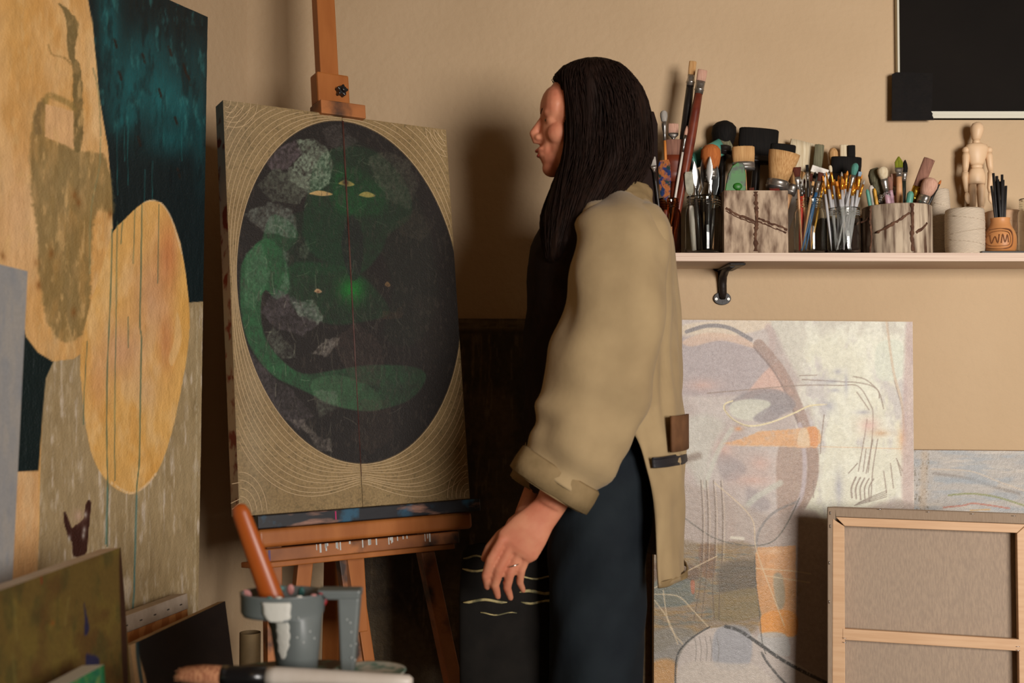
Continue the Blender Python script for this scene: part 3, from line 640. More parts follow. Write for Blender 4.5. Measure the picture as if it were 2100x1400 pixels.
# ---- C: large pale painting under the shelf
plC = Plane(at(1342, 655, 2.585), 1.33, 0.9, -0.43)
wC, hC, tC = .592, 1.225, .03
pc = canvas_thing('painting', plC, wC, hC, 0, -hC, tC, 'large pale painting with a brown curved band and orange patches, under the shelf', 'painting')
w = MB(); plC.box(w, 0, wC, -hC, 0, -tC, 0); w.build('stretched_canvas', mat('brownish canvas edge', rgb(150, 124, 100), 0.7), pc, bevel=.001)
def paintC(A):
    X, Y = A.X, A.Y
    W1 = (176, 162, 156); CR = (206, 202, 182); LG = (160, 156, 158); BR = (148, 122, 108); OR = (214, 146, 78); PK = (202, 164, 146)
    A.cloud((190, 180, 172), 50, 60, .4, .65, .8, 3)
    A.poly([(1600, 640), (1900, 640), (1900, 1130), (1640, 1080), (1675, 950), (1665, 850), (1640, 780), (1600, 700)], (196, 192, 176), .9, 10)
    A.poly([(1655, 700), (1780, 690), (1860, 730), (1830, 1060), (1650, 1070), (1680, 930), (1668, 850)], (214, 212, 190), .85, 25)
    A.cloud((178, 170, 172), 30, 70, .5, .66, .6, 13, np.clip((X - 1640) / 20, 0, 1))
    A.cloud((222, 222, 204), 26, 40, .52, .66, .6, 15, np.clip((X - 1620) / 20, 0, 1) * np.clip((1100 - Y) / 30, 0, 1))
    A.poly([(1405, 665), (1560, 655), (1575, 670), (1500, 690), (1405, 700)], (206, 190, 166), .9, 5)
    A.poly([(1350, 700), (1450, 690), (1550, 712), (1600, 760), (1570, 800), (1510, 810), (1350, 800)], (160, 148, 148), .8, 10)
    A.poly([(1525, 812), (1570, 760), (1600, 745), (1620, 790), (1630, 810), (1570, 805), (1520, 825), (1505, 820)], PK, .85, 5)
    A.poly([(1400, 700), (1450, 682), (1520, 690), (1550, 714), (1480, 698), (1420, 710)], (202, 172, 148), .8, 4)
    A.line([(1408, 680), (1450, 668), (1495, 672), (1540, 696)], 8, (120, 114, 114), .9, soft=2)
    A.line([(1575, 670), (1584, 690), (1580, 730)], 14, (176, 156, 148), .7, soft=5)
    band = [(1556, 706), (1600, 760), (1630, 820), (1652, 880), (1668, 940), (1664, 990), (1646, 1030), (1612, 1076), (1580, 1100)]
    A.line(band, 22, (150, 124, 110), .8, soft=3, grain=.2); A.line([(p[0] - 10, p[1] + 6) for p in band[:7]], 4, (112, 92, 84), .6)
    A.poly([(1598, 914), (1640, 900), (1676, 915), (1674, 975), (1650, 1030), (1602, 1080), (1592, 1000)], (156, 130, 112), .75, 5)
    A.line([(1640, 870), (1650, 940), (1645, 1010), (1620, 1060)], 9, (184, 174, 180), .7, soft=4)
    A.poly([(1490, 830), (1540, 800), (1600, 800), (1632, 830), (1600, 850), (1560, 832), (1520, 830)], (132, 124, 124), .8, 5)
    A.poly([(1500, 826), (1540, 818), (1580, 826), (1560, 856), (1530, 862), (1500, 850)], (196, 196, 178), .85, 4)
    A.poly([(1545, 855), (1590, 828), (1610, 840), (1590, 860), (1560, 866)], (140, 132, 132), .8, 4)
    A.line([(1502, 822), (1487, 828), (1486, 840), (1504, 860), (1536, 873), (1580, 866), (1630, 846), (1660, 832), (1695, 829)], 3.2, (222, 208, 164), .95)
    A.line([(1487, 830), (1489, 845), (1508, 864), (1538, 876)], 1.2, (120, 100, 70), .6)
    A.poly([(1485, 907), (1520, 900), (1560, 884), (1600, 882), (1674, 878), (1676, 915), (1600, 914), (1500, 912)], (214, 158, 100), .85, 3, rag=3, grain=.4)
    A.poly([(1655, 880), (1675, 877), (1676, 915), (1662, 913)], (206, 140, 82), .95, 2); A.blob(1514, 879, 7, 4, (206, 140, 82), .9)
    A.poly([(1640, 882), (1655, 880), (1660, 914), (1636, 912)], (214, 190, 156), .8, 3)
    A.line([(1490, 913), (1600, 915), (1700, 916), (1850, 920)], 1.6, (214, 178, 140), .8)
    for pts in ([(1470, 925), (1500, 935), (1530, 960), (1510, 985), (1480, 980)], [(1530, 1000), (1560, 1010), (1580, 1040), (1540, 1050)]): A.poly(pts, (140, 130, 130), .55, 8)
    for (x, y, rx, ry) in ((1485, 920, 18, 18), (1560, 950, 22, 16), (1545, 985, 40, 12), (1500, 1080, 10, 40), (1440, 790, 30, 12), (1360, 960, 30, 40)): A.blob(x, y, rx, ry, (208, 164, 146), .6)
    A.poly([(1350, 880), (1440, 850), (1485, 870), (1460, 920), (1440, 1000), (1410, 960), (1350, 950)], (188, 188, 172), .55, 14)
    A.line([(1500, 880), (1470, 930), (1445, 1000)], 10, (190, 190, 174), .7, soft=5); A.line([(1600, 990), (1550, 1020), (1530, 1040)], 12, (190, 190, 174), .7, soft=5)
    A.line([(1390, 950), (1418, 938), (1432, 934)], 14, (104, 80, 62), .55, soft=8); 
    # right-hand scratches
    sc = (132, 112, 96)
    for pts in ([(1640, 770), (1675, 769)], [(1645, 778), (1720, 782), (1770, 786), (1800, 800), (1812, 838)], [(1450, 806), (1520, 800), (1640, 790), (1720, 790), (1760, 792), (1785, 830), (1790, 850), (1788, 900), (1780, 968)],
                [(1750, 772), (1775, 778), (1800, 800), (1803, 816)], [(1757, 804), (1772, 825), (1782, 840)], [(1776, 970), (1790, 900)], [(1760, 966), (1772, 900), (1778, 860)], [(1770, 966), (1776, 920)],
                [(1786, 1020), (1790, 960), (1800, 900)], [(1812, 966), (1818, 1010)], [(1826, 950), (1832, 1000)], [(1840, 944), (1848, 975)], [(1668, 985), (1668, 1020)], [(1740, 970), (1758, 950)],
                [(1838, 940), (1850, 965)], [(1690, 850), (1684, 900), (1682, 930)], [(1820, 660), (1830, 760), (1848, 830), (1854, 870)]):
        A.line(pts, 2.2, sc, .75)
    for i in range(5): A.line([(1755 + i * 9, 978 + i), (1746 + i * 9, 1000), (1747 + i * 9, 1020 + i * 2)], 3.4 - i * .2, (134, 116, 100), .8)
    for i in range(4): A.line([(1752 + i * 3, 1036 - i * 2), (1790, 1026 - i * 3), (1818, 1018 - i * 4)], 1.8, (120, 104, 90), .7)
    A.poly([(1800, 705), (1850, 703), (1850, 770), (1800, 775)], (202, 206, 188), .75, 4); A.line([(1818, 660), (1832, 760), (1850, 830), (1854, 900)], 5, (196, 176, 150), .8)
    for (x, y, w_, h_) in ((1704, 782, 16, 6), (1735, 786, 4, 22), (1718, 762, 8, 6), (1700, 832, 12, 12), (1712, 800, 10, 4), (1720, 1000, 8, 30), (1770, 845, 14, 4)): A.blob(x, y, w_, h_, (150, 148, 160), .65)
    A.blob(1782, 872, 18, 14, (206, 160, 150), .7); A.blob(1850, 900, 8, 22, (206, 150, 96), .7); A.blob(1806, 888, 16, 6, (190, 146, 104), .7)
    A.poly([(1858, 660), (1873, 660), (1873, 1100), (1852, 1080), (1850, 900)], (176, 146, 140), .6, 8)
    # lower half
    A.poly([(1330, 1040), (1440, 1000), (1560, 1050), (1640, 1068), (1700, 1070), (1900, 1070), (1900, 1700), (1330, 1700)], (164, 148, 136), .8, 12)
    A.poly([(1330, 1120), (1450, 1115), (1548, 1125), (1552, 1290), (1420, 1300), (1330, 1330)], (128, 108, 78), .9, 8, grain=.25, gs=(30, 5))
    A.cloud((96, 100, 92), 34, 8, .5, .66, .65, 23, A.mask([(1330, 1150), (1548, 1125), (1560, 1260), (1330, 1290)], 8, False))
    A.cloud((150, 118, 66), 30, 6, .5, .66, .6, 27, A.mask([(1330, 1110), (1548, 1115), (1560, 1290), (1330, 1310)], 8, False))
    A.poly([(1478, 1160), (1550, 1150), (1552, 1212), (1480, 1218)], (86, 74, 56), .75, 10); A.poly([(1340, 1155), (1425, 1160), (1425, 1190), (1340, 1190)], (96, 70, 48), .7, 6)
    A.poly([(1345, 1190), (1415, 1188), (1418, 1236), (1345, 1240)], (96, 104, 96), .75, 5); A.poly([(1416, 1192), (1424, 1192), (1424, 1215), (1418, 1215)], (176, 100, 66), .8, 2)
    A.poly([(1474, 1218), (1620, 1200), (1640, 1216), (1560, 1262), (1474, 1272)], (124, 106, 66), .8, 5)
    A.poly([(1434, 1118), (1462, 1116), (1468, 1126), (1464, 1180), (1440, 1176)], (112, 76, 48), .6, 3, rag=3)
    A.poly([(1560, 1070), (1690, 1068), (1700, 1400), (1630, 1380), (1620, 1300), (1630, 1120)], (164, 146, 134), .8, 8)
    A.poly([(1548, 1122), (1632, 1118), (1633, 1300), (1610, 1305), (1564, 1304), (1562, 1262), (1552, 1220)], (200, 144, 88), .93, 2, sm=False, rag=2, grain=.12)
    A.poly([(1586, 1180), (1604, 1180), (1610, 1230), (1600, 1250), (1590, 1230)], (140, 136, 116), .75, 5); A.poly([(1562, 1262), (1605, 1250), (1633, 1262), (1633, 1300), (1612, 1305), (1564, 1303)], (214, 142, 60), .9, 4)
    A.blob(1584, 1130, 20, 5, (216, 178, 138), .7)
    A.poly([(1330, 1300), (1420, 1290), (1420, 1355), (1330, 1370)], (124, 120, 110), .75, 8); A.poly([(1330, 1365), (1385, 1358), (1385, 1450), (1330, 1450)], (186, 136, 76), .8, 8)
    cir = [(1388, 1420), (1392, 1350), (1420, 1310), (1455, 1288), (1510, 1288), (1560, 1310), (1610, 1345), (1680, 1400), (1680, 1500), (1400, 1500)]
    A.poly(cir, (186, 174, 164), .95, 3); A.poly([(1470, 1290), (1535, 1290), (1534, 1365), (1466, 1365)], (146, 148, 154), .7, 5); A.poly([(1400, 1362), (1500, 1360), (1560, 1370), (1600, 1450), (1400, 1450)], (192, 180, 166), .8, 6)
    A.poly([(1555, 1300), (1610, 1300), (1618, 1345), (1570, 1330)], (176, 172, 166), .9, 4)
    ink = (54, 52, 48)
    A.line([(1385, 1420), (1387, 1350), (1405, 1320), (1430, 1300), (1455, 1285)], 3.4, ink, .8, grain=.3)
    A.line([(1488, 1284), (1515, 1292), (1550, 1315), (1600, 1350), (1650, 1378), (1700, 1402)], 7, ink, .85, grain=.35, gs=(4, 4))
    A.line([(1562, 1338), (1575, 1360), (1600, 1390), (1620, 1410)], 5, ink, .75, grain=.4)
    A.line([(1376, 1040), (1420, 1074), (1470, 1105), (1530, 1118), (1580, 1112), (1610, 1080), (1640, 1020)], 2.6, (92, 88, 76), .75, grain=.25)
    A.line([(1550, 1130), (1556, 1090), (1585, 1052), (1635, 1028)], 5, (116, 112, 108), .6, grain=.3)
    A.line([(1548, 1140), (1548, 1180), (1556, 1240), (1562, 1310), (1570, 1340)], 2, (70, 68, 60), .7)
    for (x, dx) in ((1437, -14), (1448, -10), (1463, 2), (1478, -4)):
        A.line([(x, 985), (x + 4, 1060), (x + 2, 1150), (x - 2, 1200), (x + dx, 1270)], 2, (92, 74, 54), .7); A.line([(x + 3, 985), (x + 8, 1060), (x + 6, 1150)], 1.5, (206, 186, 160), .6)
    for x in (1424, 1434, 1446, 1456, 1470): A.line([(x, 1305), (x + 4, 1330), (x + 2, 1355)], 1.6, (110, 104, 96), .6)
    for pts in ([(1466, 990), (1540, 1060), (1552, 1130), (1600, 1260), (1608, 1282)], [(1342, 1218), (1390, 1222), (1420, 1250), (1452, 1284)], [(1342, 1230), (1370, 1270), (1390, 1320)], [(1380, 1186), (1430, 1160), (1470, 1140)], [(1550, 1165), (1620, 1170), (1662, 1176)], [(1570, 1180), (1660, 1194)], [(1342, 1205), (1372, 1190)], [(1360, 1210), (1372, 1280), (1400, 1320)]):
        A.line(pts, 2.2, (208, 186, 150), .75)
    A.line([(1500, 1102), (1524, 1104)], 6, (216, 210, 190), .8, soft=3)
mC = art_mat('layered oil glaze', 0.34, 0.0009, 500, 0.06, 0.5, (1, 1, 1), 120, impasto=.8)
painted_face('painted_face', plC, 0, wC, -hC, 0, paintC, (176, 162, 154), mC, pc, 0.0016, 0.98)

# ---- D: grey-blue painting behind, at the right
plD = Plane(at(1800, 922, 2.632), 0.6, 0.4, -0.5)
pd = canvas_thing('painting', plD, .62, .95, 0, -.95, .025, 'grey-blue painting with thin green and red arcs, behind the large pale painting', 'painting')
w = MB(); plD.box(w, 0, .62, -.99, 0, -.025, 0); w.build('stretched_canvas', MC['brownish canvas edge'], pd)
def paintD(A):
    A.cloud((156, 160, 162), 50, 12, .45, .65, .8, 3); A.cloud((196, 186, 172), 60, 8, .55, .7, .7, 9)
    A.line([(1915, 970), (1980, 980), (2040, 998), (2090, 1012)], 6, (128, 118, 108), .6, soft=3); A.line([(1910, 962), (1990, 966), (2050, 988), (2100, 1006)], 3, (198, 180, 158), .7)
    A.line([(1920, 982), (1990, 986), (2040, 992)], 12, (146, 154, 160), .6, soft=6)
    A.line([(1945, 1015), (1990, 1012), (2040, 1018), (2100, 1036)], 3.5, (130, 134, 76), .8); A.line([(1935, 1040), (1975, 1036), (2000, 1032), (2070, 1042)], 3, (176, 98, 74), .8)
    A.line([(1990, 1046), (2030, 1044)], 3, (196, 150, 80), .7)
    A.cloud((96, 84, 60), 4, 6, .62, .7, .8, 21, (A.X < 1905) * 1.0); A.line([(1896, 930), (1892, 1040)], 14, (186, 156, 120), .4, soft=8)
painted_face('painted_face', plD, 0, .62, -.99, 0, paintD, (172, 166, 158), mC, pd, 0.002, 0.9)

# ---- F: dark painting behind the easel
plF = Plane(at(700, 652, 2.64), 0.0, 0.6, -0.2)
wF = at(1334, 652, 2.64).x - at(700, 652, 2.64).x
pf = canvas_thing('painting', plF, wF, 1.22, 0, -1.22, .03, 'murky brown-grey painting against the back wall, mostly hidden behind easel and person', 'painting')
w = MB(); plF.box(w, 0, wF, -1.225, 0, -.025, 0); w.build('stretched_canvas', MC['brownish canvas edge'], pf)
def paintF(A):
    A.cloud((92, 76, 54), 60, 30, .4, .65, .8, 3); A.cloud((48, 42, 36), 60, 120, .5, .66, .7, 9); A.cloud((120, 104, 78), 6, 50, .62, .72, .5, 19)
    A.poly([(690, 652), (1360, 650), (1360, 684), (690, 684)], (126, 106, 74), .6, 6, sm=False, grain=.5, gs=(40, 4)); A.line([(690, 682), (1000, 680), (1360, 684)], 10, (44, 36, 28), .7, soft=6)
    for x in (968, 986, 1003): A.line([(x, 684), (x + 2, 740), (x - 4, 830)], 3, (110, 88, 58), .6, grain=.4)
    A.line([(700, 1260), (800, 1200), (860, 1300), (900, 1420)], 8, (104, 92, 70), .3, soft=6, grain=.4); A.poly([(700, 1300), (800, 1250), (880, 1330), (900, 1500), (700, 1500)], (104, 90, 66), .6, 20)
    A.poly([(1240, 1100), (1345, 1100), (1345, 1500), (1240, 1500)], (150, 122, 82), .75, 30, sm=False, grain=.2)
painted_face('painted_face', plF, 0, wF, -1.225, 0, paintF, (76, 64, 48), art_mat('dark oil paint', .55, .0012, 300, .12, .4, (1, 1, 1), 80, impasto=1), pf, 0.003, 1.1)

# ---- E: stretched canvas seen from behind, lower right
plS = Plane(at(1697, 1040, 2.42), -14.09, 4.0, -0.56)
wS, hS, tS = .404, .79, .03
ps = canvas_thing('canvas', plS, wS, hS, 0, -hS, tS, 'back of a stretched linen canvas with pale pine bars, leaning at the lower right', 'canvas')
w = MB(); plS.box(w, .02, wS - .02, -hS + .02, -.02, -tS, -tS + .003); w.build('linen', linen, ps)
w = MB()                                     # linen turned over the edges onto the back
for (a0, a1, b0, b1) in ((0, .016, -hS, 0), (wS - .014, wS, -hS, 0), (.016, wS - .014, -.019, 0), (.016, wS - .014, -hS, -hS + .019)):
    plS.box(w, a0, a1, b0, b1, -tS, 0)
w.build('linen_turnover', mat('linen turnover', rgb(156, 136, 116), 0.85, rgb(144, 124, 104), 60, stretch=(20, 1, 1), bump=0.0003, bscale=80, spec=0.15), ps, bevel=.002)
def bar(pts, c0, c1, name='stretcher_bar'):
    p = [plS.P(a, b, c0) for a, b in pts] + [plS.P(a, b, c1) for a, b in pts]; w = MB(); w.hexa(p); return w.build(name, pine, ps, bevel=.0012)
i0, i1, j0, j1 = .0165, wS - .0145, -.0195, -hS + .02; bw = .018; bs = .022
bar([(i0, j0), (i1, j0), (i1 - bw, j0 - bw), (i0 + bw, j0 - bw)], -.022, .0015)
bar([(i0, j1), (i1, j1), (i1 - bw, j1 + bw), (i0 + bw, j1 + bw)], -.022, .0015)
bar([(i0 - .006, j0 - .004), (i0 + bw, j0 - bw - .001), (i0 + bw + .002, j1 + bw), (i0 - .008, j1)], -.022, .0012)
bar([(i1, j0 - .001), (i1 - bw, j0 - bw - .001), (i1 - bw, j1 + bw), (i1, j1)], -.022, .0012)
cb = plS.hit(1900, 1310)[1]; bar([(i0 + bw - .004, cb + .011), (i1 - bw + .006, cb + .011), (i1 - bw + .006, cb - .012), (i0 + bw - .004, cb - .012)], -.014, .0022, 'cross_bar')
def staple(a, b, da, db, s=.007):
    w = MB(); w.sweep([plS.P(a, b, .003), plS.P(a + da * s, b + db * s, .003)], .0006, 6); w.build('staple', staplem, ps)
for (px, py, da, db) in ((1703, 1048, 0, -1), (1703, 1075, 0, -1), (1728, 1307, 1, -.1), (1728, 1316, 1, -.1), (2083, 1332, 1, -.1), (2083, 1325, 1, .1), (1900, 1049, 1, 0), (1990, 1053, 1, 0), (2075, 1057, 1, 0), (1800, 1044, 1, 0), (1701, 1150, 0, -1), (1701, 1230, 0, -1)):
    a, b = plS.hit(px, py); staple(a, b, da, db)

# ---- left foreground canvases
def Pl(px, py, Y, yaw, lean, roll): return Plane(at(px, py, Y), yaw, lean, roll)
# K: pale blue-grey canvas at the left edge
plK = Pl(56, 556, 1.60, 88, -1.5, -1.3)
hK = plK.A.z / plK.v.z
pk = canvas_thing('painting', plK, -.5, hK, 0, -hK, .03, 'pale blue-grey canvas cropped by the left edge, in front of the tall cream painting', 'painting')
w = MB(); plK.box(w, -.5, 0, -hK, 0, -.03, 0); w.build('stretched_canvas', primed, pk)
def paintK(A):
    A.cloud((176, 172, 166), 12, 60, .45, .62, .8, 3); A.cloud((152, 156, 162), 8, 50, .55, .7, .6, 5)
painted_face('painted_face', plK, -.5, 0, -hK, 0, paintK, (164, 164, 164), art_mat('thin grey wash', .6, .0006, 400, .05, .3), pk, 0.004, 1.15)
# G: olive canvas
plG = Pl(247, 1122, 1.66, 85.5, 5.0, 0.0)
hG = plG.A.z / plG.v.z
pg = canvas_thing('painting', plG, -.8, hG, 0, -hG, .03, 'olive brown canvas with small dark blue marks, standing at the lower left', 'painting')
w = MB(); plG.box(w, -.8, 0, -hG, 0, -.030, 0); w.build('stretched_canvas', mat('pinkish canvas edge', rgb(214, 196, 172), 0.6, rgb(200, 176, 150), 20), pg, bevel=.001)
def paintG(A):
    A.cloud((104, 88, 40), 30, 70, .45, .65, .8, 3); A.cloud((82, 58, 30), 40, 60, .5, .7, .7, 5); A.cloud((70, 66, 34), 22, 60, .55, .7, .6, 15)
    A.poly([(171, 1235), (178, 1265), (182, 1290), (176, 1302), (172, 1300), (173, 1265)], (34, 36, 66), .95, 1.5); A.poly([(175, 1345), (185, 1342), (198, 1346), (203, 1358), (190, 1400), (178, 1390)], (34, 36, 66), .95, 2)
    A.line([(84, 1182), (85, 1196)], 3, (128, 34, 26), .9); A.blob(107, 1277, 3, 3, (150, 72, 26), .8)
    A.poly([(244, 1140), (252, 1130), (262, 1400), (252, 1400), (246, 1250)], (44, 24, 20), .85, 3)
    for pts in ([(28, 1230), (34, 1310)], [(140, 1225), (132, 1280)], [(25, 1340), (30, 1400)]): A.line(pts, 4, (126, 112, 58), .5, soft=4)
painted_face('painted_face', plG, -.8, 0, -hG, 0, paintG, (96, 78, 38), art_mat('olive oil paint', .45, .0006, 500, .08, .4), pg, 0.003, 1.25)
# H: near-black canvas
plH = Pl(461, 1232, 2.05, 78, 8.0, 1.0)
hH = plH.A.z / plH.v.z
ph_ = canvas_thing('canvas', plH, -.42, hH, 0, -hH, .02, 'near-black canvas with a bare pale top edge, on the floor between olive canvas and easel', 'canvas')
w = MB(); plH.box(w, -.318, 0, -hH, 0, -.014, 0); w.build('stretched_canvas', mat('tan edge', rgb(160, 132, 94), 0.7, rgb(130, 104, 70), 30), ph_, bevel=.001)
def paintH(A):
    A.cloud((38, 32, 28), 40, 40, .5, .7, .6, 3); A.poly([(240, 1300), (274, 1290), (284, 1340), (300, 1420), (240, 1420)], (176, 140, 98), .95, 3); A.line([(281, 1306), (282, 1345), (290, 1400)], 7, (24, 52, 62), .8, soft=3)
painted_face('painted_face', plH, -.318, 0, -hH, 0, paintH, (28, 25, 24), art_mat('black ground', .5, .0004, 500, .05, .3), ph_, 0.003, 1.0)
# I: stapled canvas behind H
plI = Pl(384, 1216, 2.13, 77, 6, 0.0)
hI = plI.A.z / plI.v.z
pi_ = canvas_thing('canvas', plI, -.42, hI, 0, -hI, .03, 'canvas seen from behind with a stapled primed strip, between olive and near-black canvases', 'canvas')
w = MB(); plI.box(w, -.34, 0, -.028, 0, -.03, 0); plI.box(w, -.34, 0, -hI, -.03, -.03, -.026); w.build('primed_cloth', primed, pi_, bevel=.001)
w = MB(); plI.box(w, -.34, -.003, -.055, -.0285, -.026, -.001); plI.box(w, -.03, -.003, -hI, -.056, -.026, -.001); w.build('stretcher_bar', mat('knotty pine bar', rgb(206, 142, 82), 0.55, rgb(180, 112, 58), 30, wave=30), pi_)
for k in range(7):
    w = MB(); plI.box(w, -.03 - k * .045, -.023 - k * .045, -.017, -.015, 0, .001); w.build('staple', mat('dark staple', rgb(50, 40, 36), .4), pi_)
# J: small green and white canvas, bottom left corner
plJ = Pl(213, 1362, 1.42, 84, 4, 0)
hJ = plJ.A.z / plJ.v.z
pj = canvas_thing('painting', plJ, -.3, hJ, 0, -hJ, .02, 'small green painting with a thick white edge in the bottom left corner', 'painting')
w = MB(); plJ.box(w, -.3, 0, -hJ, 0, -.028, 0); w.build('stretched_canvas', mat('white canvas edge', rgb(214, 210, 196), 0.6), pj)
def paintJ(A):
    A.cloud((96, 116, 66), 14, 14, .45, .6, .9, 3); A.cloud((30, 96, 70), 10, 20, .5, .65, .9, 5); A.line([(212, 1362), (215, 1400)], 8, (26, 84, 44), .9, soft=3)
painted_face('painted_face', plJ, -.3, 0, -hJ, 0, paintJ, (46, 110, 66), art_mat('green gloss paint', .3, .0008, 200, .1, .5), pj, 0.003, 1.2)
# L: rolled paper standing behind the black canvas
c = at(513, 1296, 2.42)
w = MB(); n_ = 40; 
prof = []
w.sweep([V((c.x, 2.42, 0)), V((c.x, 2.42, c.z))], [.022, .022], 24, caps=False); w.sweep([V((c.x, 2.42, .001)), V((c.x, 2.42, c.z - .001))], [.020, .020], 24, caps=False)
w.sweep([V((c.x, 2.42, 0)), V((c.x, 2.42, c.z - .02))], [.012, .012], 16, caps=True)
tag(w.build('paper_roll', mat('kraft roll', rgb(146, 122, 84), 0.7, rgb(124, 102, 70), 20), origin=(c.x, 2.42, 0)), 'beige paper roll standing upright behind the near-black canvas', 'paper roll')

# ------------------------------------------------------------------ shelf
SF = 2.49
zt = at(1700, 518, SF).z; zb_ = at(1700, 535.5, SF).z
ply = bpy.data.materials.new('birch plywood'); ply.use_nodes = True
nt = ply.node_tree; N = nt.nodes; L = nt.links; b = N['Principled BSDF']; b.inputs['Roughness'].default_value = .55
tc = N.new('ShaderNodeTexCoord'); sp = N.new('ShaderNodeSeparateXYZ'); L.new(tc.outputs['Object'], sp.inputs[0])
mp = N.new('ShaderNodeMapping'); mp.inputs['Scale'].default_value = (3, 3, 900); L.new(tc.outputs['Object'], mp.inputs[0])
nz = N.new('ShaderNodeTexNoise'); nz.inputs['Scale'].default_value = 1.0; nz.inputs['Detail'].default_value = 1; L.new(mp.outputs[0], nz.inputs['Vector'])
cr = N.new('ShaderNodeValToRGB'); e = cr.color_ramp.elements; e[0].position = .35; e[0].color = rgb(188, 158, 138); e[1].position = .65; e[1].color = rgb(220, 198, 176)
L.new(nz.outputs['Fac'], cr.inputs[0]); L.new(cr.outputs[0], b.inputs['Base Color'])
sx0_, sx1_ = at(1296, 518, SF).x, at(2240, 518, SF).x
w = MB(); w.box(((sx0_ + sx1_) / 2, (SF + WY) / 2, (zt + zb_) / 2), (sx1_ - sx0_, WY - SF, zt - zb_))
sh = tag(w.build('shelf', ply, origin=((sx0_ + sx1_) / 2, (SF + WY) / 2, zb_), bevel=.0008), 'pale plywood shelf on the back wall, full of jars and brushes', 'shelf')
iron = mat('black cast iron', rgb(38, 30, 26), 0.42, rgb(30, 26, 24), 40, bump=0.0006, bscale=120, spec=.25)
screwm = mat('zinc screw', rgb(225, 225, 220), 0.4, metal=.6)
bc = at(1480, 560, WY)
br_ = thing('shelf_bracket', (bc.x, WY, at(0, 622, WY).z), 'black cast iron bracket screwed to the wall under the shelf', 'bracket')
def px_m(p, Y): return p * Y / F
w = MB()
zb1 = zb_ - .001
yb = WY - .001
def plate(cx, cz, rx, rz, d, n=24): # rounded plate on the wall
    w.lathe([(0, 0), (1, 0), (1, .8), (.85, 1), (0, 1)], (0, 0, 0), n)
z_lo = at(1480, 612, WY).z
def ell(mb, c, rx, rz, y0, y1, n=28):
    f = [V((c[0] + rx * math.cos(2 * math.pi * i / n), y0, c[1] + rz * math.sin(2 * math.pi * i / n))) for i in range(n)]
    k = [V((p.x, y1, p.z)) for p in f]
    mb.add(f + k, [tuple(range(n)), tuple(range(2 * n - 1, n - 1, -1))] + [(i, (i + 1) % n, n + (i + 1) % n, n + i) for i in range(n)])
w = MB(); ell(w, (bc.x, z_lo), px_m(18, WY), px_m(13.5, WY), WY - .006, WY + .0); ell(w, (bc.x, at(1480, 551, WY).z), px_m(18, WY), px_m(8, WY), WY - .006, WY)
w.box((bc.x, WY - .003, (z_lo + at(0, 551, WY).z) / 2), (px_m(17, WY), .006, .055))
w.build('wall_plate', iron, br_, bevel=.001)
w = MB(); w.sweep([(bc.x, WY - .004, z_lo), (bc.x + .001, WY - .010, z_lo + .012), (bc.x, WY - .011, (z_lo + zb1) / 2), (bc.x, WY - .018, zb1 - .018), (bc.x, WY - .05, zb1 - .006), (bc.x, WY - .13, zb1 - .004)],
                  [(.008, .006), (.009, .008), (.0095, .008), (.0095, .008), (.009, .006), (.007, .004)], 14, side=(1, 0, 0)); w.build('arm', iron, br_)
w = MB(); w.box((bc.x + .006, WY - .085, zb1 - .003), (.036, .15, .005)); w.build('top_flange', iron, br_, bevel=.002)
for px in (1469, 1494):
    c = at(px, 613, WY - .008); w = MB(); w.lathe([(0, 0), (.0042, 0), (.0038, .002), (.0016, .0026), (.0012, .0012), (0, .0012)], c + V((0, .002, 0)), 16, axis=(0, -1, 0)); w.build('screw', screwm, br_)

# ------------------------------------------------------------------ shelf things
ZS = zt + .0004
def sp_(px, Y): return at(px, 518, Y).x
glass = mat('clear jar glass', (0.93, 0.95, 0.92, 1), 0.02, trans=1.0, ior=1.33, spec=.5)
amber = mat('amber jar glass', (0.45, 0.22, 0.10, 1), 0.03, trans=1.0, ior=1.33)
def jar(px, wpx, pytop, Y, m, label, neck=.84, nm='glass_jar'):
    x = sp_(px, Y); r = px_m(wpx / 2, Y); h = at(px, pytop, Y).z - ZS
    o = thing(nm, (x, Y, ZS), label, 'jar')
    t = .0022; rn = r * neck
    prof = [(0, 0), (r * .86, 0), (r * .97, .004), (r, .012), (r, h * .70), (r * .96, h * .77), (rn, h * .82), (rn, h * .97), (rn + .001, h), (rn - t + .0006, h), (rn - t, h * .97), (rn - t, h * .82), (r * .96 - t, h * .765), (r - t, h * .70), (r - t, .014), (r * .95 - t, .008), (r * .8, .005), (0, .0055)]
    w = MB(); w.lathe(prof, (x, Y, ZS), 40); w.build('jar_body', m, o)
    w = MB()
    for k in range(3):
        zc = ZS + h * (.845 + .04 * k); w.lathe([(rn, zc - .0012 - 0), (rn + .0013, zc), (rn, zc + .0012)], (x, Y, 0), 40)
    w.build('screw_thread', m, o)
    return o, x, r, h
steel = mat('bright steel', rgb(150, 150, 148), 0.32, metal=1.0)
dull = mat('tinned ferrule', rgb(190, 186, 180), 0.34, rgb(150, 146, 140), 60, metal=.9)
gold = mat('gold ferrule', rgb(232, 160, 60), 0.3, metal=.85)
brass = mat('brass ferrule', rgb(214, 178, 70), 0.22, metal=1.0)
def col(name, c, rough=.45, c2=None, sc=40): return mat(name, rgb(*c), rough, rgb(*c2) if c2 else None, sc, spec=.45)
